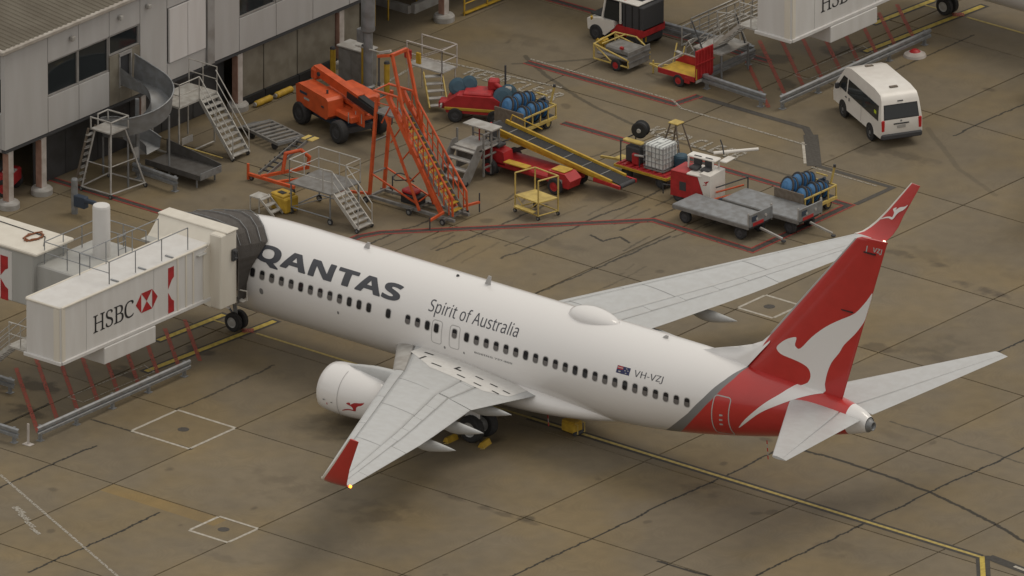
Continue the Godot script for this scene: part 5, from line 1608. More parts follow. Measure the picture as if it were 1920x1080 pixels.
func tank_trolley():
	var r := W("water_trolley", "red flat trolley carrying caged white tank, engine pump and hose reel", "trolley", V(6.6, 0, -24.0))
	var y := .62
	P(r, "deck", M.crimson, B.new().cbox(V(6.75, y - .06, -24.0), V(2.7, .10, 1.45), .02))
	for k in 9: P(r, "deck_slat", M.crimson, B.new().box(V(5.55 + .3 * k, y + .01, -24.0), V(.14, .05, 1.4)))
	P(r, "edge_frame", M.yellow, B.new().bar(V(5.35, y - .1, -23.26), V(8.15, y - .1, -23.26), .08, .1).bar(V(8.12, y - .1, -23.26), V(8.12, y - .1, -24.74), .08, .1).bar(V(5.37, y - .1, -23.26), V(5.37, y - .1, -24.74), .08, .1).bar(V(5.35, y - .1, -24.74), V(8.15, y - .1, -24.74), .08, .1))
	P(r, "tow_bar", M.pale_yellow, B.new().bar(V(5.4, .5, -24.0), V(4.2, .45, -23.8), .09).cbox(V(5.2, .55, -24.0), V(.5, .14, .5), .03))
	for q in [[5.9, -23.45], [7.7, -23.45], [5.9, -24.6], [7.7, -24.6]]: wheel(r, V(q[0], .26, q[1]), V(0, 0, 1 if q[1] > -24 else -1), .26, .2, M.dark)
	# caged tank
	var c := V(7.25, y + .62, -24.0)
	var tk := W("caged_tank", "square white plastic water tank in a wire cage on the red trolley", "tank", V(7.25, y + .03, -24.0))
	P(tk, "tank_body", M.tank, B.new().cbox(c, V(.98, 1.05, .98), .06)); P(tk, "tank_lid", M.tank, B.new().lathe([Vector2(.16, 0), Vector2(.15, .06)], c + V(0, .52, 0), Vector3.UP, 16))
	P(tk, "pallet", M.grey, B.new().cbox(V(7.25, y + .06, -24.0), V(1.04, .08, 1.04), .02))
	for k in 6:
		var o := -.5 + .2 * k
		P(tk, "cage_bar", M.galv, B.new().tube(c + V(o, -.5, .51), c + V(o, .54, .51), .012, 5).tube(c + V(o, .54, .51), c + V(o, .54, -.51), .012, 5).tube(c + V(o, -.5, -.51), c + V(o, .54, -.51), .012, 5))
		P(tk, "cage_bar", M.galv, B.new().tube(c + V(.51, -.5, o), c + V(.51, .54, o), .012, 5).tube(c + V(-.51, -.5, o), c + V(-.51, .54, o), .012, 5))
	for k in 5:
		var h := -.45 + .22 * k
		P(tk, "cage_hoop", M.galv, B.new().pipe([c + V(-.52, h, .52), c + V(.52, h, .52), c + V(.52, h, -.52), c + V(-.52, h, -.52), c + V(-.52, h, .52)], .012, 5))
	P(tk, "label_plate", M.lgrey, B.new().box(c + V(-.2, .12, .53), V(.2, .16, .01))); P(tk, "label_plate", M.lgrey, B.new().box(c + V(.15, -.05, .53), V(.16, .1, .01)))
	# pump set
	P(r, "pump_frame", M.dark, B.new().pipe([V(5.5, y, -23.5), V(5.5, y + .95, -23.5), V(5.5, y + .95, -24.5), V(5.5, y, -24.5)], .03).pipe([V(6.5, y, -23.5), V(6.5, y + .9, -23.5), V(6.5, y + .9, -24.5), V(6.5, y, -24.5)], .03))
	P(r, "engine", M.dark, B.new().cbox(V(6.05, y + .4, -24.0), V(.8, .7, .8), .06)); P(r, "engine", M.crimson, B.new().cbox(V(6.25, y + .28, -23.6), V(.35, .5, .25), .05))
	P(r, "pump_cover", M.pale_yellow, B.new().cbox(V(6.0, y + .95, -23.75), V(1.0, .1, .3), .03)); P(r, "pipe", M.lgrey, B.new().tube(V(6.3, y + .5, -23.45), V(6.75, y + .55, -23.45), .05, 8))
	P(r, "hose_reel", M.black, B.new().lathe([Vector2(.3, 0), Vector2(.36, .03), Vector2(.3, .08), Vector2(.3, .3), Vector2(.36, .35), Vector2(.3, .38)], V(5.85, y + 1.3, -24.5), V(.3, 0, 1), 18)); P(r, "reel_hub", M.lgrey, B.new().lathe([Vector2(.1, 0), Vector2(.08, .06)], V(5.97, y + 1.3, -24.11), V(.3, 0, 1), 12))
	P(r, "drum", M.teal, B.new().lathe([Vector2(.28, 0), Vector2(.3, .1), Vector2(.3, .55), Vector2(.26, .62)], V(7.95, y, -24.45), Vector3.UP, 16))
	# frame ladder standing behind
	var l := W("yellow_trestle", "worn yellow A-frame trestle standing behind the caged tank", "trestle", V(6.0, 0, -26.6))
	for q in [[5.35, -26.3, 5.75, -26.5], [6.45, -26.3, 6.05, -26.5], [5.4, -27.1, 5.75, -26.9], [6.5, -27.1, 6.05, -26.9]]: P(l, "leg", M.wood, B.new().tube(V(q[0], .02, q[1]), V(q[2], 1.5, q[3]), .035))
	P(l, "top_bar", M.pale_yellow, B.new().cbox(V(5.9, 1.52, -26.7), V(.5, .06, .5), .02)); P(l, "brace", M.wood, B.new().tube(V(5.5, .6, -26.36), V(6.3, .6, -26.36), .025).tube(V(5.65, 1.1, -26.45), V(6.15, 1.1, -26.45), .025))

func power_unit():
	var r := T("ground_power_unit", "red and white ground power unit with black seats beneath a white canopy", "power unit", V(9.75, 0, -23.3), 6)
	P(r, "body", M.crimson, B.new().prism(PackedVector2Array([Vector2(-.95, .25), Vector2(.75, .25), Vector2(.55, .8), Vector2(.35, 1.32), Vector2(-.95, 1.32)]), V(0, 0, -.55), V(1, 0, 0), V(0, 1, 0), V(0, 0, 1.15)))
	var w := P(r, "white_side", M.van, B.new().prism(PackedVector2Array([Vector2(.37, 1.32), Vector2(.57, .8), Vector2(.77, .3), Vector2(1.0, .3), Vector2(1.0, 1.45), Vector2(.5, 1.5)]), V(0, 0, -.55), V(1, 0, 0), V(0, 1, 0), V(0, 0, 1.15)))
	on_skin(w, "emblem", M.crimson, poly_tris(smooth_poly(ROO_SMALL, 2)), .5, func(q): return V(.62 + .3 * q.x, .95 + .3 * q.y, .606))
	P(r, "top_deck", M.van, B.new().cbox(V(.2, 1.36, .05), V(.7, .08, 1.2), .02)); P(r, "rear_deck", M.crimson, B.new().cbox(V(-.55, 1.345, .05), V(.78, .05, 1.16), .02)); P(r, "vent", M.dark, B.new().box(V(-.35, .75, .605), V(.32, .38, .015)))
	P(r, "canopy", M.van, B.new().cbox(V(.15, 1.88, -.25), V(1.4, .1, .5), .04)); P(r, "canopy", M.van, B.new().cbox(V(1.0, 1.8, -.7), V(.35, .08, .7), .03))
	for q in [[-.45, -.45], [.75, -.45], [-.45, .0], [.75, 0]]: P(r, "canopy_post", M.van, B.new().cbox(V(q[0], 1.62, q[1]), V(.08, .48, .06), .02))
	for x in [-.05, .5]: P(r, "seat", M.dark, B.new().cbox(V(x, 1.5, .1), V(.42, .16, .42), .05).cbox(V(x, 1.75, -.1), V(.42, .42, .12), .05))
	P(r, "jib", M.van, B.new().lathe([Vector2(.07, 0), Vector2(.07, 1.9)], V(.4, 2.0, -.6), V(1.0, .02, -1.0), 10)); P(r, "jib_hook", M.dark, B.new().pipe([V(.9, 2.05, -.6), V(.75, 2.4, -.7), V(.65, 2.6, -.72)], .03))
	for q in [[-.6, .5], [.6, .5], [-.6, -.5], [.6, -.5]]: wheel(r, V(q[0], .25, q[1]), V(0, 0, 1 if q[1] > 0 else -1), .25, .18, M.dark)
	P(r, "tow_frame", M.dark, B.new().pipe([V(-.95, .5, .2), V(-1.5, .5, .3), V(-1.5, .1, .3)], .03)); P(r, "rack", M.orange, B.new().pipe([V(1.05, .4, .4), V(1.6, .5, -.3), V(1.9, .45, -.9)], .05).pipe([V(1.05, .65, .2), V(1.75, .8, -.8)], .04))
	P(r, "rack_bar", M.dark, B.new().pipe([V(1.1, .9, .3), V(1.9, 1.15, -.9), V(1.9, .1, -.9)], .03)); P(r, "rack_box", M.bluedark, B.new().cbox(V(1.4, .3, .1), V(.4, .3, .4), .04))

func flat_dolly(label: String, at: Vector3) -> Node3D:
	var r := T("baggage_dolly", label, "dolly", at, 0, "flat baggage dollies")
	P(r, "deck", M.steel, B.new().cbox(V(0, .72, 0), V(4.0, .10, 1.55), .02)); P(r, "deck_seam", M.dark, B.new().box(V(0, .6, 0), V(3.9, .1, 1.3)))
	P(r, "side_frame", M.grey, B.new().bar(V(-2, .66, .78), V(2, .66, .78), .06, .16).bar(V(-2, .66, -.78), V(2, .66, -.78), .06, .16))
	P(r, "end_board", M.steel, B.new().cbox(V(2.02, .95, 0), V(.06, .55, 1.55), .015)); P(r, "end_stripe", M.crimson, B.new().box(V(2.055, .75, .2), V(.015, .14, .7))); P(r, "end_stripe", M.bluedark, B.new().box(V(2.055, 1.0, .45), V(.015, .22, .35)))
	for z in [-.3, .3]: P(r, "reflector", M.lgrey, B.new().lathe([Vector2(.07, 0), Vector2(.06, .03)], V(2.05, .95, z), V(1, 0, 0), 10))
	for q in [[-1.45, .6], [1.45, .6], [-1.45, -.6], [1.45, -.6]]: wheel(r, V(q[0], .28, q[1]), V(0, 0, 1 if q[1] > 0 else -1), .28, .2, M.dark)
	P(r, "tow_bar", M.lgrey, B.new().bar(V(2.0, .45, 0), V(3.1, .2, -.1), .08)); P(r, "tow_eye", M.dark, B.new().lathe([Vector2(.1, 0), Vector2(.1, .06)], V(3.15, .08, -.1), Vector3.UP, 12))
	P(r, "corner_post", M.lgrey, B.new().bar(V(1.98, .7, -.76), V(1.98, 1.3, -.76), .06).bar(V(1.98, .7, .76), V(1.98, 1.28, .76), .06))
	return r

func white_van():
	var r := T("white_van", "white high-roof minibus van with dark rear window", "van", V(10.15, 0, -34.9), -29)
	# local: -x is forward, z+ is the near side
	var hw := .94
	var side := [Vector2(2.55, .42), Vector2(2.62, .6), Vector2(2.60, 1.2), Vector2(2.42, 2.0), Vector2(2.25, 2.24), Vector2(1.6, 2.34), Vector2(-.9, 2.34), Vector2(-1.45, 2.2), Vector2(-2.1, 1.45), Vector2(-2.35, 1.15), Vector2(-2.5, .8), Vector2(-2.45, .42)]
	var rings := []
	for q in [[-1.0, .9], [-.97, .97], [-.86, 1.0], [.86, 1.0], [.97, .97], [1.0, .9]]:
		var ring := []
		for p in side:
			var tum := 1.0 - .14 * clampf((p.y - 1.15) / 1.2, 0, 1)
			ring.append(V(p.x * (.985 + .015 * q[1]), 1.3 + (p.y - 1.3) * (.94 + .06 * q[1]), q[0] * hw * tum))
		rings.append(ring)
	var bd := B.new().loft(rings, true, true)
	var body := P(r, "body", M.van, bd)
	var zs := func(y: float) -> float: return hw * (1.0 - .14 * clampf((y - 1.15) / 1.2, 0, 1))
	for sg in [1, -1]:
		var glass := func(called, pl):
			var b := B.new()
			b.prism(pl, Vector3.ZERO, V(1, 0, 0), V(0, 1, 0), V(0, 0, .01))
			var mi := P(r, called, M.glass, b)
			mi.rotation.x = -atan(.14 * hw / 1.2) * sg
			mi.position = V(0, 1.15, (hw + .004) * sg) - mi.basis * V(0, 1.15, 0)
			if sg < 0: mi.position.z -= .01
		glass.call("side_window", PackedVector2Array([Vector2(-.98, 1.22), Vector2(2.3, 1.14), Vector2(2.22, 1.78), Vector2(-.98, 1.84)]))
		glass.call("door_window", PackedVector2Array([Vector2(-2.0, 1.24), Vector2(-1.12, 1.22), Vector2(-1.12, 1.84), Vector2(-1.5, 1.84)]))
		P(r, "tail_lamp", M.lamp_red, B.new().cbox(V(2.57, .98, .84 * sg), V(.12, .5, .16), .03))
		P(r, "door_mirror", M.dark, B.new().cbox(V(-1.75, 1.32, 1.08 * sg), V(.12, .26, .2), .04)); P(r, "door_handle", M.dark, B.new().cbox(V(-1.15, 1.0, .945 * sg), V(.14, .05, .03), .01)); P(r, "door_handle", M.dark, B.new().cbox(V(-.8, 1.0, .945 * sg), V(.05, .16, .03), .01))
		P(r, "door_seam", M.frame, B.new().bb(V(.45, .5, (hw - .004) * sg), V(.465, 1.15, (hw + .003) * sg)))
		for x in [-1.45, 1.45]:
			P(r, "wheel_arch", M.black, B.new().lathe([Vector2(.40, 0), Vector2(.40, .02)], V(x, .36, (hw - .012) * sg), V(0, 0, sg), 22))
			wheel(r, V(x, .34, (hw - .09) * sg), V(0, 0, sg), .34, .22, M.galv)
	var back := func(called, m, y0, y1, w, o):
		var b := B.new()
		var f := func(y): return lerpf(2.60, 2.42, (y - 1.2) / .8) + o
		b.quad(V(f.call(y0), y0, w), V(f.call(y0), y0, -w), V(f.call(y1), y1, -w * .95), V(f.call(y1), y1, w * .95))
		return P(r, called, m, b)
	back.call("rear_window_seal", M.black, 1.24, 1.86, .80, .008); back.call("rear_window", M.glass, 1.28, 1.82, .76, .012)
	P(r, "number_plate_trim", M.black, B.new().cbox(V(2.63, 1.04, .02), V(.04, .05, .7), .01)); P(r, "number_plate", M.lgrey, B.new().box(V(2.635, .9, .02), V(.015, .12, .38)))
	P(r, "rear_badge", M.galv, B.new().lathe([Vector2(.05, 0), Vector2(.04, .02)], V(2.60, 1.15, .02), V(1, 0, 0), 10)); P(r, "brake_lamp", M.dark, B.new().cbox(V(2.43, 1.98, 0), V(.05, .04, .26), .01))
	P(r, "rear_bumper", M.dark, B.new().cbox(V(2.6, .5, 0), V(.22, .24, 1.84), .05)); P(r, "front_bumper", M.van, B.new().cbox(V(-2.45, .5, 0), V(.2, .3, 1.8), .06))
	P(r, "windscreen", M.glass, B.new().prism(PackedVector2Array([Vector2(-.72, 0), Vector2(.72, 0), Vector2(.62, .85), Vector2(-.62, .85)]), V(-2.16, 1.42, 0), V(0, 0, 1), V(.66, .75, 0).normalized(), V(-.01, .01, 0)))
	for x in [-.9, 1.7]: P(r, "roof_vent", M.wood, B.new().cbox(V(x, 2.35, .0), V(.16, .05, .36), .01))
	P(r, "driver_vest", M.hivis, B.new().box(V(1.95, 1.35, .925), V(.22, .3, .012)))

func tug():
	var r := T("pushback_tug", "white and red tug with tall glazed cab and black engine box", "tug", V(-4.3, 0, -36.1), 0)
	r.scale = Vector3.ONE * .93
	P(r, "chassis", M.dark, B.new().cbox(V(0, .45, 0), V(3.0, .35, 1.7), .05))
	P(r, "front_body", M.van, B.new().prism(PackedVector2Array([Vector2(-1.55, .45), Vector2(-.55, .35), Vector2(.0, .85), Vector2(-.05, 1.15), Vector2(-1.0, 1.1), Vector2(-1.6, .95)]), V(0, 0, -.86), V(1, 0, 0), V(0, 1, 0), V(0, 0, 1.72)))
	P(r, "red_body", M.crimson, B.new().prism(PackedVector2Array([Vector2(-.5, .34), Vector2(.25, .34), Vector2(1.6, .7), Vector2(1.6, 1.05), Vector2(.1, 1.0), Vector2(.02, .84)]), V(0, 0, -.85), V(1, 0, 0), V(0, 1, 0), V(0, 0, 1.7)))
	P(r, "bonnet", M.black, B.new().cbox(V(-1.15, 1.14, 0), V(.8, .06, 1.3), .02))
	P(r, "engine_box", M.dark, B.new().cbox(V(1.0, 1.55, 0), V(1.2, 1.2, 1.6), .05)); 
	for k in 3: P(r, "box_rib", M.black, B.new().box(V(.6 + .4 * k, 1.55, .81), V(.06, 1.1, .02)))
	P(r, "cab_glass", M.glass, B.new().cbox(V(-.2, 1.6, 0), V(1.0, .95, 1.55), .03))
	for q in [[-.75, .8, -.55], [.32, .8, .32], [-.75, -.8, -.55], [.32, -.8, .32]]: P(r, "cab_pillar", M.van, B.new().bar(V(q[0], 1.1, q[1]), V(q[2], 2.15, q[1]), .08))
	P(r, "cab_roof", M.van, B.new().cbox(V(.4, 2.22, 0), V(2.0, .12, 1.75), .05)); P(r, "roof_glass", M.glass, B.new().box(V(.75, 2.29, -.1), V(1.0, .02, 1.0))); P(r, "beacon", M.lamp_red, B.new().lathe([Vector2(.07, 0), Vector2(.06, .1)], V(.5, 2.28, .7), Vector3.UP, 10))
	for q in [[-1.05, .38], [1.05, .38]]:
		for z in [-.8, .8]: wheel(r, V(q[0], q[1], z), V(0, 0, 1 if z > 0 else -1), .38, .26, M.dark)
	P(r, "rear_frame", M.yellow, B.new().bar(V(1.5, .4, .75), V(1.5, .9, .75), .07).bar(V(1.5, .4, .45), V(1.5, .9, .45), .07).bar(V(1.5, .88, .4), V(1.5, .88, .8), .06)); P(r, "tow_hitch", M.yellow, B.new().bar(V(-1.5, .35, .5), V(-1.3, 1.1, .9), .1))

func yellow_cart():
	var r := T("yellow_trailer", "yellow framed trailer with grey panel side in front of the tug", "trailer", V(-2.55, 0, -33.65))
	P(r, "bed", M.grey, B.new().cbox(V(0, .55, 0), V(1.7, .08, 1.35), .02)); P(r, "load_cover", M.grey, B.new().cbox(V(.05, .75, -.1), V(1.4, .3, 1.0), .08)); P(r, "side_board", M.grey, B.new().cbox(V(.9, .6, 0), V(.05, .75, 1.5), .015))
	P(r, "board_rib", M.steel, B.new().box(V(.935, .5, 0), V(.02, .06, 1.5)).box(V(.935, .75, 0), V(.02, .06, 1.5))); P(r, "emblem_plate", M.crimson, B.new().box(V(.3, .95, .4), V(.14, .1, .12)))
	for z in [.72, -.72]:
		P(r, "side_frame", M.pale_yellow, B.new().pipe([V(-.95, .3, z), V(.9, .3, z), V(.9, .6, z), V(-.95, .95, z), V(-.95, .3, z)], .04).tube(V(-.9, .9, z), V(.1, .3, z), .035)); wheel(r, V(.25, .27, z * .95), V(0, 0, signf(z)), .27, .18, M.crimson)
	P(r, "top_frame", M.pale_yellow, B.new().pipe([V(-.95, .95, .72), V(-.95, 1.05, -.72), V(.2, 1.1, -.72), V(.9, .7, -.72)], .035).tube(V(-.4, 1.08, -.72), V(-.7, .95, .5), .03)); P(r, "drawbar", M.yellow, B.new().bar(V(-.9, .5, 0), V(-1.3, .9, .1), .1).cbox(V(-1.0, .85, 0), V(.3, .25, .4), .05))

func red_cart():
	var r := T("red_trailer", "small red tip trailer with raised ribbed tailgate and yellow floor", "trailer", V(.8, 0, -33.75))
	P(r, "chassis", M.crimson, B.new().cbox(V(0, .45, 0), V(1.9, .14, 1.2), .03)); P(r, "floor", M.yellow, B.new().box(V(0, .56, 0), V(1.8, .06, 1.1)))
	for z in [-.6, .6]: P(r, "side_wall", M.crimson, B.new().prism(PackedVector2Array([Vector2(-1, .4), Vector2(.95, .4), Vector2(.95, .62 if z > 0 else .95), Vector2(-.5, .62 if z > 0 else .95), Vector2(-1, .62)]), V(0, 0, z - .02), V(1, 0, 0), V(0, 1, 0), V(0, 0, .04)))
	P(r, "top_edge", M.lgrey, B.new().bar(V(-1, .66, .6), V(-.6, .98, -.6), .06).bar(V(-.6, .98, -.6), V(.9, .98, -.6), .05))
	var tg := P(r, "tailgate", M.crimson, B.new().cbox(V(1.0, 1.15, 0), V(.05, 1.3, 1.2), .015))
	for k in 6: P(tg, "gate_rib", M.crimson, B.new().box(V(1.04, 1.15, -.5 + .2 * k), V(.04, 1.25, .04)))
	P(tg, "gate_bar", M.crimson, B.new().box(V(1.07, 1.2, 0), V(.03, .05, 1.2))); P(tg, "reflector", M.yellow, B.new().box(V(1.035, .75, .56), V(.02, .5, .06)))
	for z in [-.55, .55]: wheel(r, V(.1, .28, z), V(0, 0, signf(z)), .28, .18, M.crimson)
	P(r, "mudguard", M.crimson, B.new().cbox(V(.55, .4, .58), V(.3, .3, .1), .03)); P(r, "number_plate", M.lgrey, B.new().box(V(1.0, .4, .3), V(.03, .12, .5))); P(r, "drawbar", M.pale_yellow, B.new().bar(V(-.95, .42, .3), V(-1.9, .4, .05), .07).bar(V(-.95, .42, -.3), V(-1.9, .4, .05), .07).tube(V(-1.7, .02, .05), V(-1.7, .6, .05), .04))

func maintenance_stand():
	var r := W("maintenance_stand", "white tubular maintenance stand with grey deck and long sloping gangway", "work stand", V(.3, 0, -36.2))
	P(r, "deck", M.lgrey, B.new().bb(V(.45, 1.2, -36.6), V(2.0, 1.26, -34.7)))
	for q in [[.5, -34.75], [1.95, -34.75], [1.95, -36.55], [.5, -36.55]]: P(r, "leg", M.steel, B.new().tube(V(q[0], .05, q[1]), V(q[0], 1.2, q[1]), .045))
	P(r, "rail_post", M.alu, B.new().tube(V(.5, 1.2, -36.5), V(.3, 2.3, -36.5), .03)); P(r, "rail_post", M.alu, B.new().tube(V(1.6, 1.2, -36.5), V(1.1, 2.5, -36.7), .03))
	P(r, "back_rail", M.alu, B.new().pipe([V(.3, 2.25, -36.5), V(1.2, 2.35, -36.6), V(1.9, 1.3, -36.5)], .03)); P(r, "strut", M.dark, B.new().tube(V(.9, 1.25, -34.75), V(.2, 2.3, -34.9), .035)); P(r, "strut", M.dark, B.new().tube(V(1.9, 1.25, -36.4), V(1.3, 2.45, -36.5), .035))
	for s in [0, 1]:
		var z: float = -36.9 - 1.0 * s
		var x: float = -1.9 - .3 * s
		P(r, "gangway_rail", M.alu, B.new().pipe([V(x, .95, z), V(x + .6, 1.35, z - 6.5)], .035).pipe([V(x, .45, z), V(x + .6, .85, z - 6.5)], .03).pipe([V(x, .1, z), V(x + .6, .4, z - 6.5)], .045))
		for k in 7: P(r, "rail_post", M.alu, B.new().tube(V(x + .1 * k, .1 + .05 * k, z - 1.08 * k), V(x + .1 * k, .95 + .067 * k, z - 1.08 * k), .028))
	P(r, "truss", M.alu, B.new().pipe([V(-.9, .1, -35.4), V(-.2, 1.2, -35.2), V(.5, .3, -35.2), V(.3, 1.3, -35.9), V(-.7, .9, -36.2), V(-.2, 1.2, -35.2)], .03)); P(r, "steps", M.pale_yellow, B.new().pipe([V(-.6, .05, -34.6), V(-.9, .9, -35.3)], .035).pipe([V(-.1, .05, -34.5), V(-.4, .9, -35.2)], .035))
	for k in 3: P(r, "tread", M.alu, B.new().bar(V(-.65 - .08 * k, .2 + .22 * k, -34.75 - .18 * k), V(-.15 - .08 * k, .2 + .22 * k, -34.65 - .18 * k), .18, .03))

func small_things():
	# yellow box and little steps
	var y := T("yellow_crate", "bright yellow plastic equipment crate beside the small aluminium steps", "crate", V(-2.75, 0, -11.55), -8)
	P(y, "body", M.yellow, B.new().cbox(V(0, .36, 0), V(.95, .66, .75), .06)); P(y, "lid", M.yellow, B.new().cbox(V(-.1, .72, 0), V(.8, .08, .7), .03)); P(y, "strap", M.black, B.new().cbox(V(-.1, .77, .05), V(.35, .05, .25), .02).cbox(V(.2, .76, -.15), V(.12, .05, .12), .02))
	var s := T("small_steps", "little aluminium steps with three treads beside the yellow crate", "steps", V(-3.1, 0, -10.85), 0)
	for k in 3: P(s, "tread", M.alu, B.new().box(V(.42 - .28 * k, .2 + .22 * k, 0), V(.24, .04, .55)))
	P(s, "deck", M.alu, B.new().box(V(-.45, .66, 0), V(.55, .05, .6)))
	for z in [-.29, .29]: P(s, "side_rail", M.alu, B.new().bar(V(.6, .05, z), V(-.2, .68, z), .04, .1)); P(s, "leg", M.alu, B.new().tube(V(-.68, .02, z), V(-.68, .64, z), .03)); P(s, "leg", M.alu, B.new().tube(V(-.2, .02, z), V(-.2, .64, z), .03))
	# orange jacking frame with a spotted ladder
	var o := W("orange_tail_stand", "orange tripod tail stand with folded grey ladder and yellow top step", "tail stand", V(-5.0, 0, -13.9))
	P(o, "base_beam", M.orange, B.new().bar(V(-6.1, .3, -13.2), V(-3.6, .3, -13.2), .12)); P(o, "base_beam", M.orange, B.new().bar(V(-5.4, .35, -13.2), V(-4.3, .5, -15.0), .12)); P(o, "base_beam", M.orange, B.new().bar(V(-4.6, .3, -13.2), V(-3.7, .35, -14.4), .1))
	P(o, "hoop", M.orange, B.new().pipe([V(-4.9, .4, -14.0), V(-4.9, 1.2, -14.2), V(-4.4, 1.35, -14.6), V(-4.2, 1.0, -14.9), V(-4.3, .5, -14.9)], .08, 8)); P(o, "post", M.orange, B.new().tube(V(-6.1, .05, -13.2), V(-6.1, .75, -13.2), .06))
	for q in [[-6.0, -13.3], [-3.7, -13.2], [-4.3, -15.0]]: casters(o, [V(q[0], .13, q[1])], .13)
	for z in [0.0, .42]: P(o, "ladder_rail", M.grey, B.new().bar(V(-5.7 + z, .35, -13.4), V(-5.3 + z, 1.35, -15.6), .05, .12))
	for k in 8: P(o, "ladder_rung", M.dark, B.new().bar(V(-5.65 + .05 * k, .45 + .12 * k, -13.65 - .25 * k), V(-5.25 + .05 * k, .45 + .12 * k, -13.65 - .25 * k), .06)); P(o, "warning_spot", M.black, B.new().box(V(-5.76 + .05 * k, .45 + .12 * k, -13.6 - .25 * k), V(.03, .07, .07)))
	P(o, "top_step", M.pale_yellow, B.new().cbox(V(-4.9, 1.4, -15.8), V(.6, .05, .5), .02)); P(o, "top_step", M.dark, B.new().box(V(-4.9, 1.43, -15.8), V(.08, .02, .5)))
	# pallet dolly
	var d := T("pallet_dolly", "low grey pallet dolly with open slatted deck between stair and boom lift", "dolly", V(-8.2, 0, -17.4), -14)
	for k in 7: P(d, "slat", M.grey, B.new().box(V(-1.05 + .35 * k, .42, 0), V(.16, .06, 1.3)))
	P(d, "side_frame", M.grey, B.new().bar(V(-1.2, .38, .68), V(1.2, .38, .68), .08, .12).bar(V(-1.2, .38, -.68), V(1.2, .38, -.68), .08, .12)); P(d, "end_frame", M.steel, B.new().bar(V(1.2, .38, -.7), V(1.2, .38, .7), .08, .12)); P(d, "end_frame", M.steel, B.new().bar(V(-1.2, .38, -.7), V(-1.2, .38, .7), .08, .12))
	for q in [[-.8, .55], [.8, .55], [-.8, -.55], [.8, -.55]]: wheel(d, V(q[0], .17, q[1]), V(0, 0, 1), .17, .12, M.dark)
	P(d, "ramp", M.grey, B.new().bar(V(-1.2, .36, 0), V(-2.0, .1, .1), 1.1, .05))
	# wheel chocks, tool box on the centre line, streamers, white marker
	for q in [[18.62, 3.75, 0, "yellow wheel chock ahead of the main wheels"], [20.0, 3.3, 12, "yellow wheel chock behind the main wheels"]]:
		var c := T("wheel_chock", q[3], "chock", V(q[0], 0, q[1]), q[2], "yellow wheel chocks")
		P(c, "wedge", M.yellow, B.new().prism(PackedVector2Array([Vector2(-.16, 0), Vector2(.16, 0), Vector2(.05, .2), Vector2(-.05, .2)]), V(0, 0, -.32), V(1, 0, 0), V(0, 1, 0), V(0, 0, .64))); P(c, "rope", M.pale_yellow, B.new().pipe([V(.1, .1, .3), V(.2, .03, .42), V(.05, .03, .5)], .015, 5))
	var b := T("tool_box", "yellow service box with handles standing on the stand centre line", "box", V(21.9, 0, -.02), -5)
	P(b, "body", M.yellow, B.new().cbox(V(-.1, .26, 0), V(.75, .44, .5), .05)); P(b, "lid", M.yellow, B.new().cbox(V(-.1, .5, 0), V(.7, .06, .46), .02))
	for z in [-.2, .2]: P(b, "handle", M.pale_yellow, B.new().pipe([V(.28, .1, z), V(.42, .1, z), V(.42, .5, z), V(.28, .5, z)], .02))
	P(b, "wheel_set", M.dark, B.new().tube(V(.3, .08, -.28), V(.3, .08, .28), .08, 10))
	for q in [[21.35, 1.25, 1.0, "red and white streamer hanging from the belly behind the wing"], [32.3, 2.55, .7, "red and white streamer hanging under the red tail"]]:
		var st := T("warning_streamer", q[3], "streamer", V(q[0], q[1] - .75, q[2]), -30)
		for k in 5: P(st, "ribbon_band", M.lamp_red if k % 2 == 0 else M.lgrey, B.new().box(V(.03 * (5 - k), .1 + .15 * k, 0), V(.09, .15, .012), Basis(V(0, 0, 1), .25)))
	var m := T("base_marker", "white domed marker with red top beside the long crash barrier", "marker", V(6.35, 0, -42.4))
	P(m, "dome", M.column, B.new().lathe([Vector2(.5, 0), Vector2(.46, .1), Vector2(.25, .2), Vector2(.1, .22)], Vector3.ZERO, Vector3.UP, 18)); P(m, "cap", M.crimson, B.new().lathe([Vector2(.25, .2), Vector2(.12, .3), Vector2(.02, .32)], Vector3.ZERO, Vector3.UP, 14))
	var wp := T("marker_post", "short white post at the corner of the hatched crash barriers", "post", V(5.85, 0, 14.85))
	P(wp, "post", M.column, B.new().cbox(V(0, .45, 0), V(.1, .9, .06), .01)); P(wp, "foot", M.column, B.new().cbox(V(0, .015, 0), V(.4, .03, .3), .005))
	# red tractor under the terminal
	var t := T("red_tractor", "red baggage tractor parked in the dark beneath the terminal", "tractor", V(-13.6, 0, -5.6), 20)
	P(t, "body", M.crimson, B.new().cbox(V(0, .7, 0), V(2.2, .6, 1.2), .08).cbox(V(-.5, 1.1, 0), V(.9, .35, 1.1), .06)); P(t, "seat", M.dark, B.new().cbox(V(.3, 1.1, 0), V(.5, .2, .9), .05)); P(t, "bonnet_panel", M.lgrey, B.new().cbox(V(.85, 1.04, .2), V(.5, .08, .5), .02)); P(t, "steering_column", M.dark, B.new().tube(V(.0, 1.0, .2), V(-.15, 1.5, .2), .04))
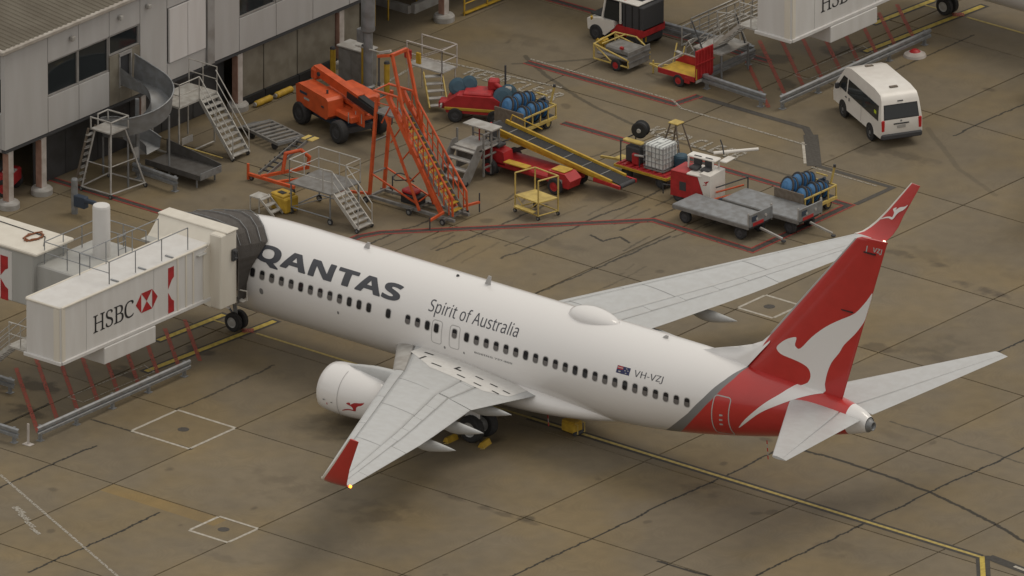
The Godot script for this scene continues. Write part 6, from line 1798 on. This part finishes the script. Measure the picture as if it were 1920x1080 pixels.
	for x in [-.75, .75]:
		for z in [-.6, .6]: wheel(t, V(x, .38, z), V(0, 0, signf(z)), .38, .24, M.crimson)

func equipment():
	boom_lift(); tall_stair(); silver_stair(); terminal_stair(); tower_stand(); scaffold_stair(); grey_steps()
	hose_cart("hose cart loaded with blue reels standing behind the belt loader", V(-.95, 0, -25.15))
	hose_cart("hose cart loaded with blue reels standing behind the flat grey dollies", V(13.85, 0, -25.3))
	belt_loader(); red_tug(); yellow_stand(); tank_trolley(); power_unit()
	flat_dolly("flat grey steel dolly standing in front, its side to the airliner", V(12.4, 0, -21.6))
	flat_dolly("flat grey steel dolly tucked behind another beside the hose cart", V(13.6, 0, -23.4))
	white_van(); tug(); yellow_cart(); red_cart(); maintenance_stand(); small_things()

func _ready():
	setup()
	materials()
	apron()
	markings()
	terminal()
	var pl := airliner()
	jet_bridge("white jet bridge with bank lettering docked to the airliner by dark bellows", 0.0)
	copy(pl, V(0, 0, -47.3), "second white airliner, only its nose wheel and belly edge showing past the far bridge")
	jet_bridge("white jet bridge at the neighbouring stand above the parked van", -47.3)
	guard_rail(V(5.95, 0, 14.5), V(5.95, 0, 5.0), "steel crash barrier beside the red hatching below the docked bridge lettering")
	guard_rail(V(-3, 0, 15.0), V(5.6, 0, 15.05), "steel crash barrier meeting the hatched barrier at a white post")
	guard_rail(V(-4, 0, 11.1), V(2.0, 0, 11.1), "short steel crash barrier among the red hatching under the docked bridge stairs")
	guard_rail(V(5.9, 0, -33.6), V(5.85, 0, -44.0), "long steel crash barrier behind the white van")
	guard_rail(V(-4.2, 0, -37.5), V(1.45, 0, -37.7), "steel crash barrier behind the white and red tug")
	guard_rail(V(1.6, 0, -33.75), V(5.4, 0, -33.5), "steel crash barrier running out from behind the red cart")
	guard_rail(V(1.6, 0, -34.1), V(1.55, 0, -37.4), "steel crash barrier beneath the white maintenance platform")
	guard_rail(V(-10.0, 0, -10.5), V(-7.4, 0, -10.3), "small steel crash barrier in front of the baggage chute")
	equipment()
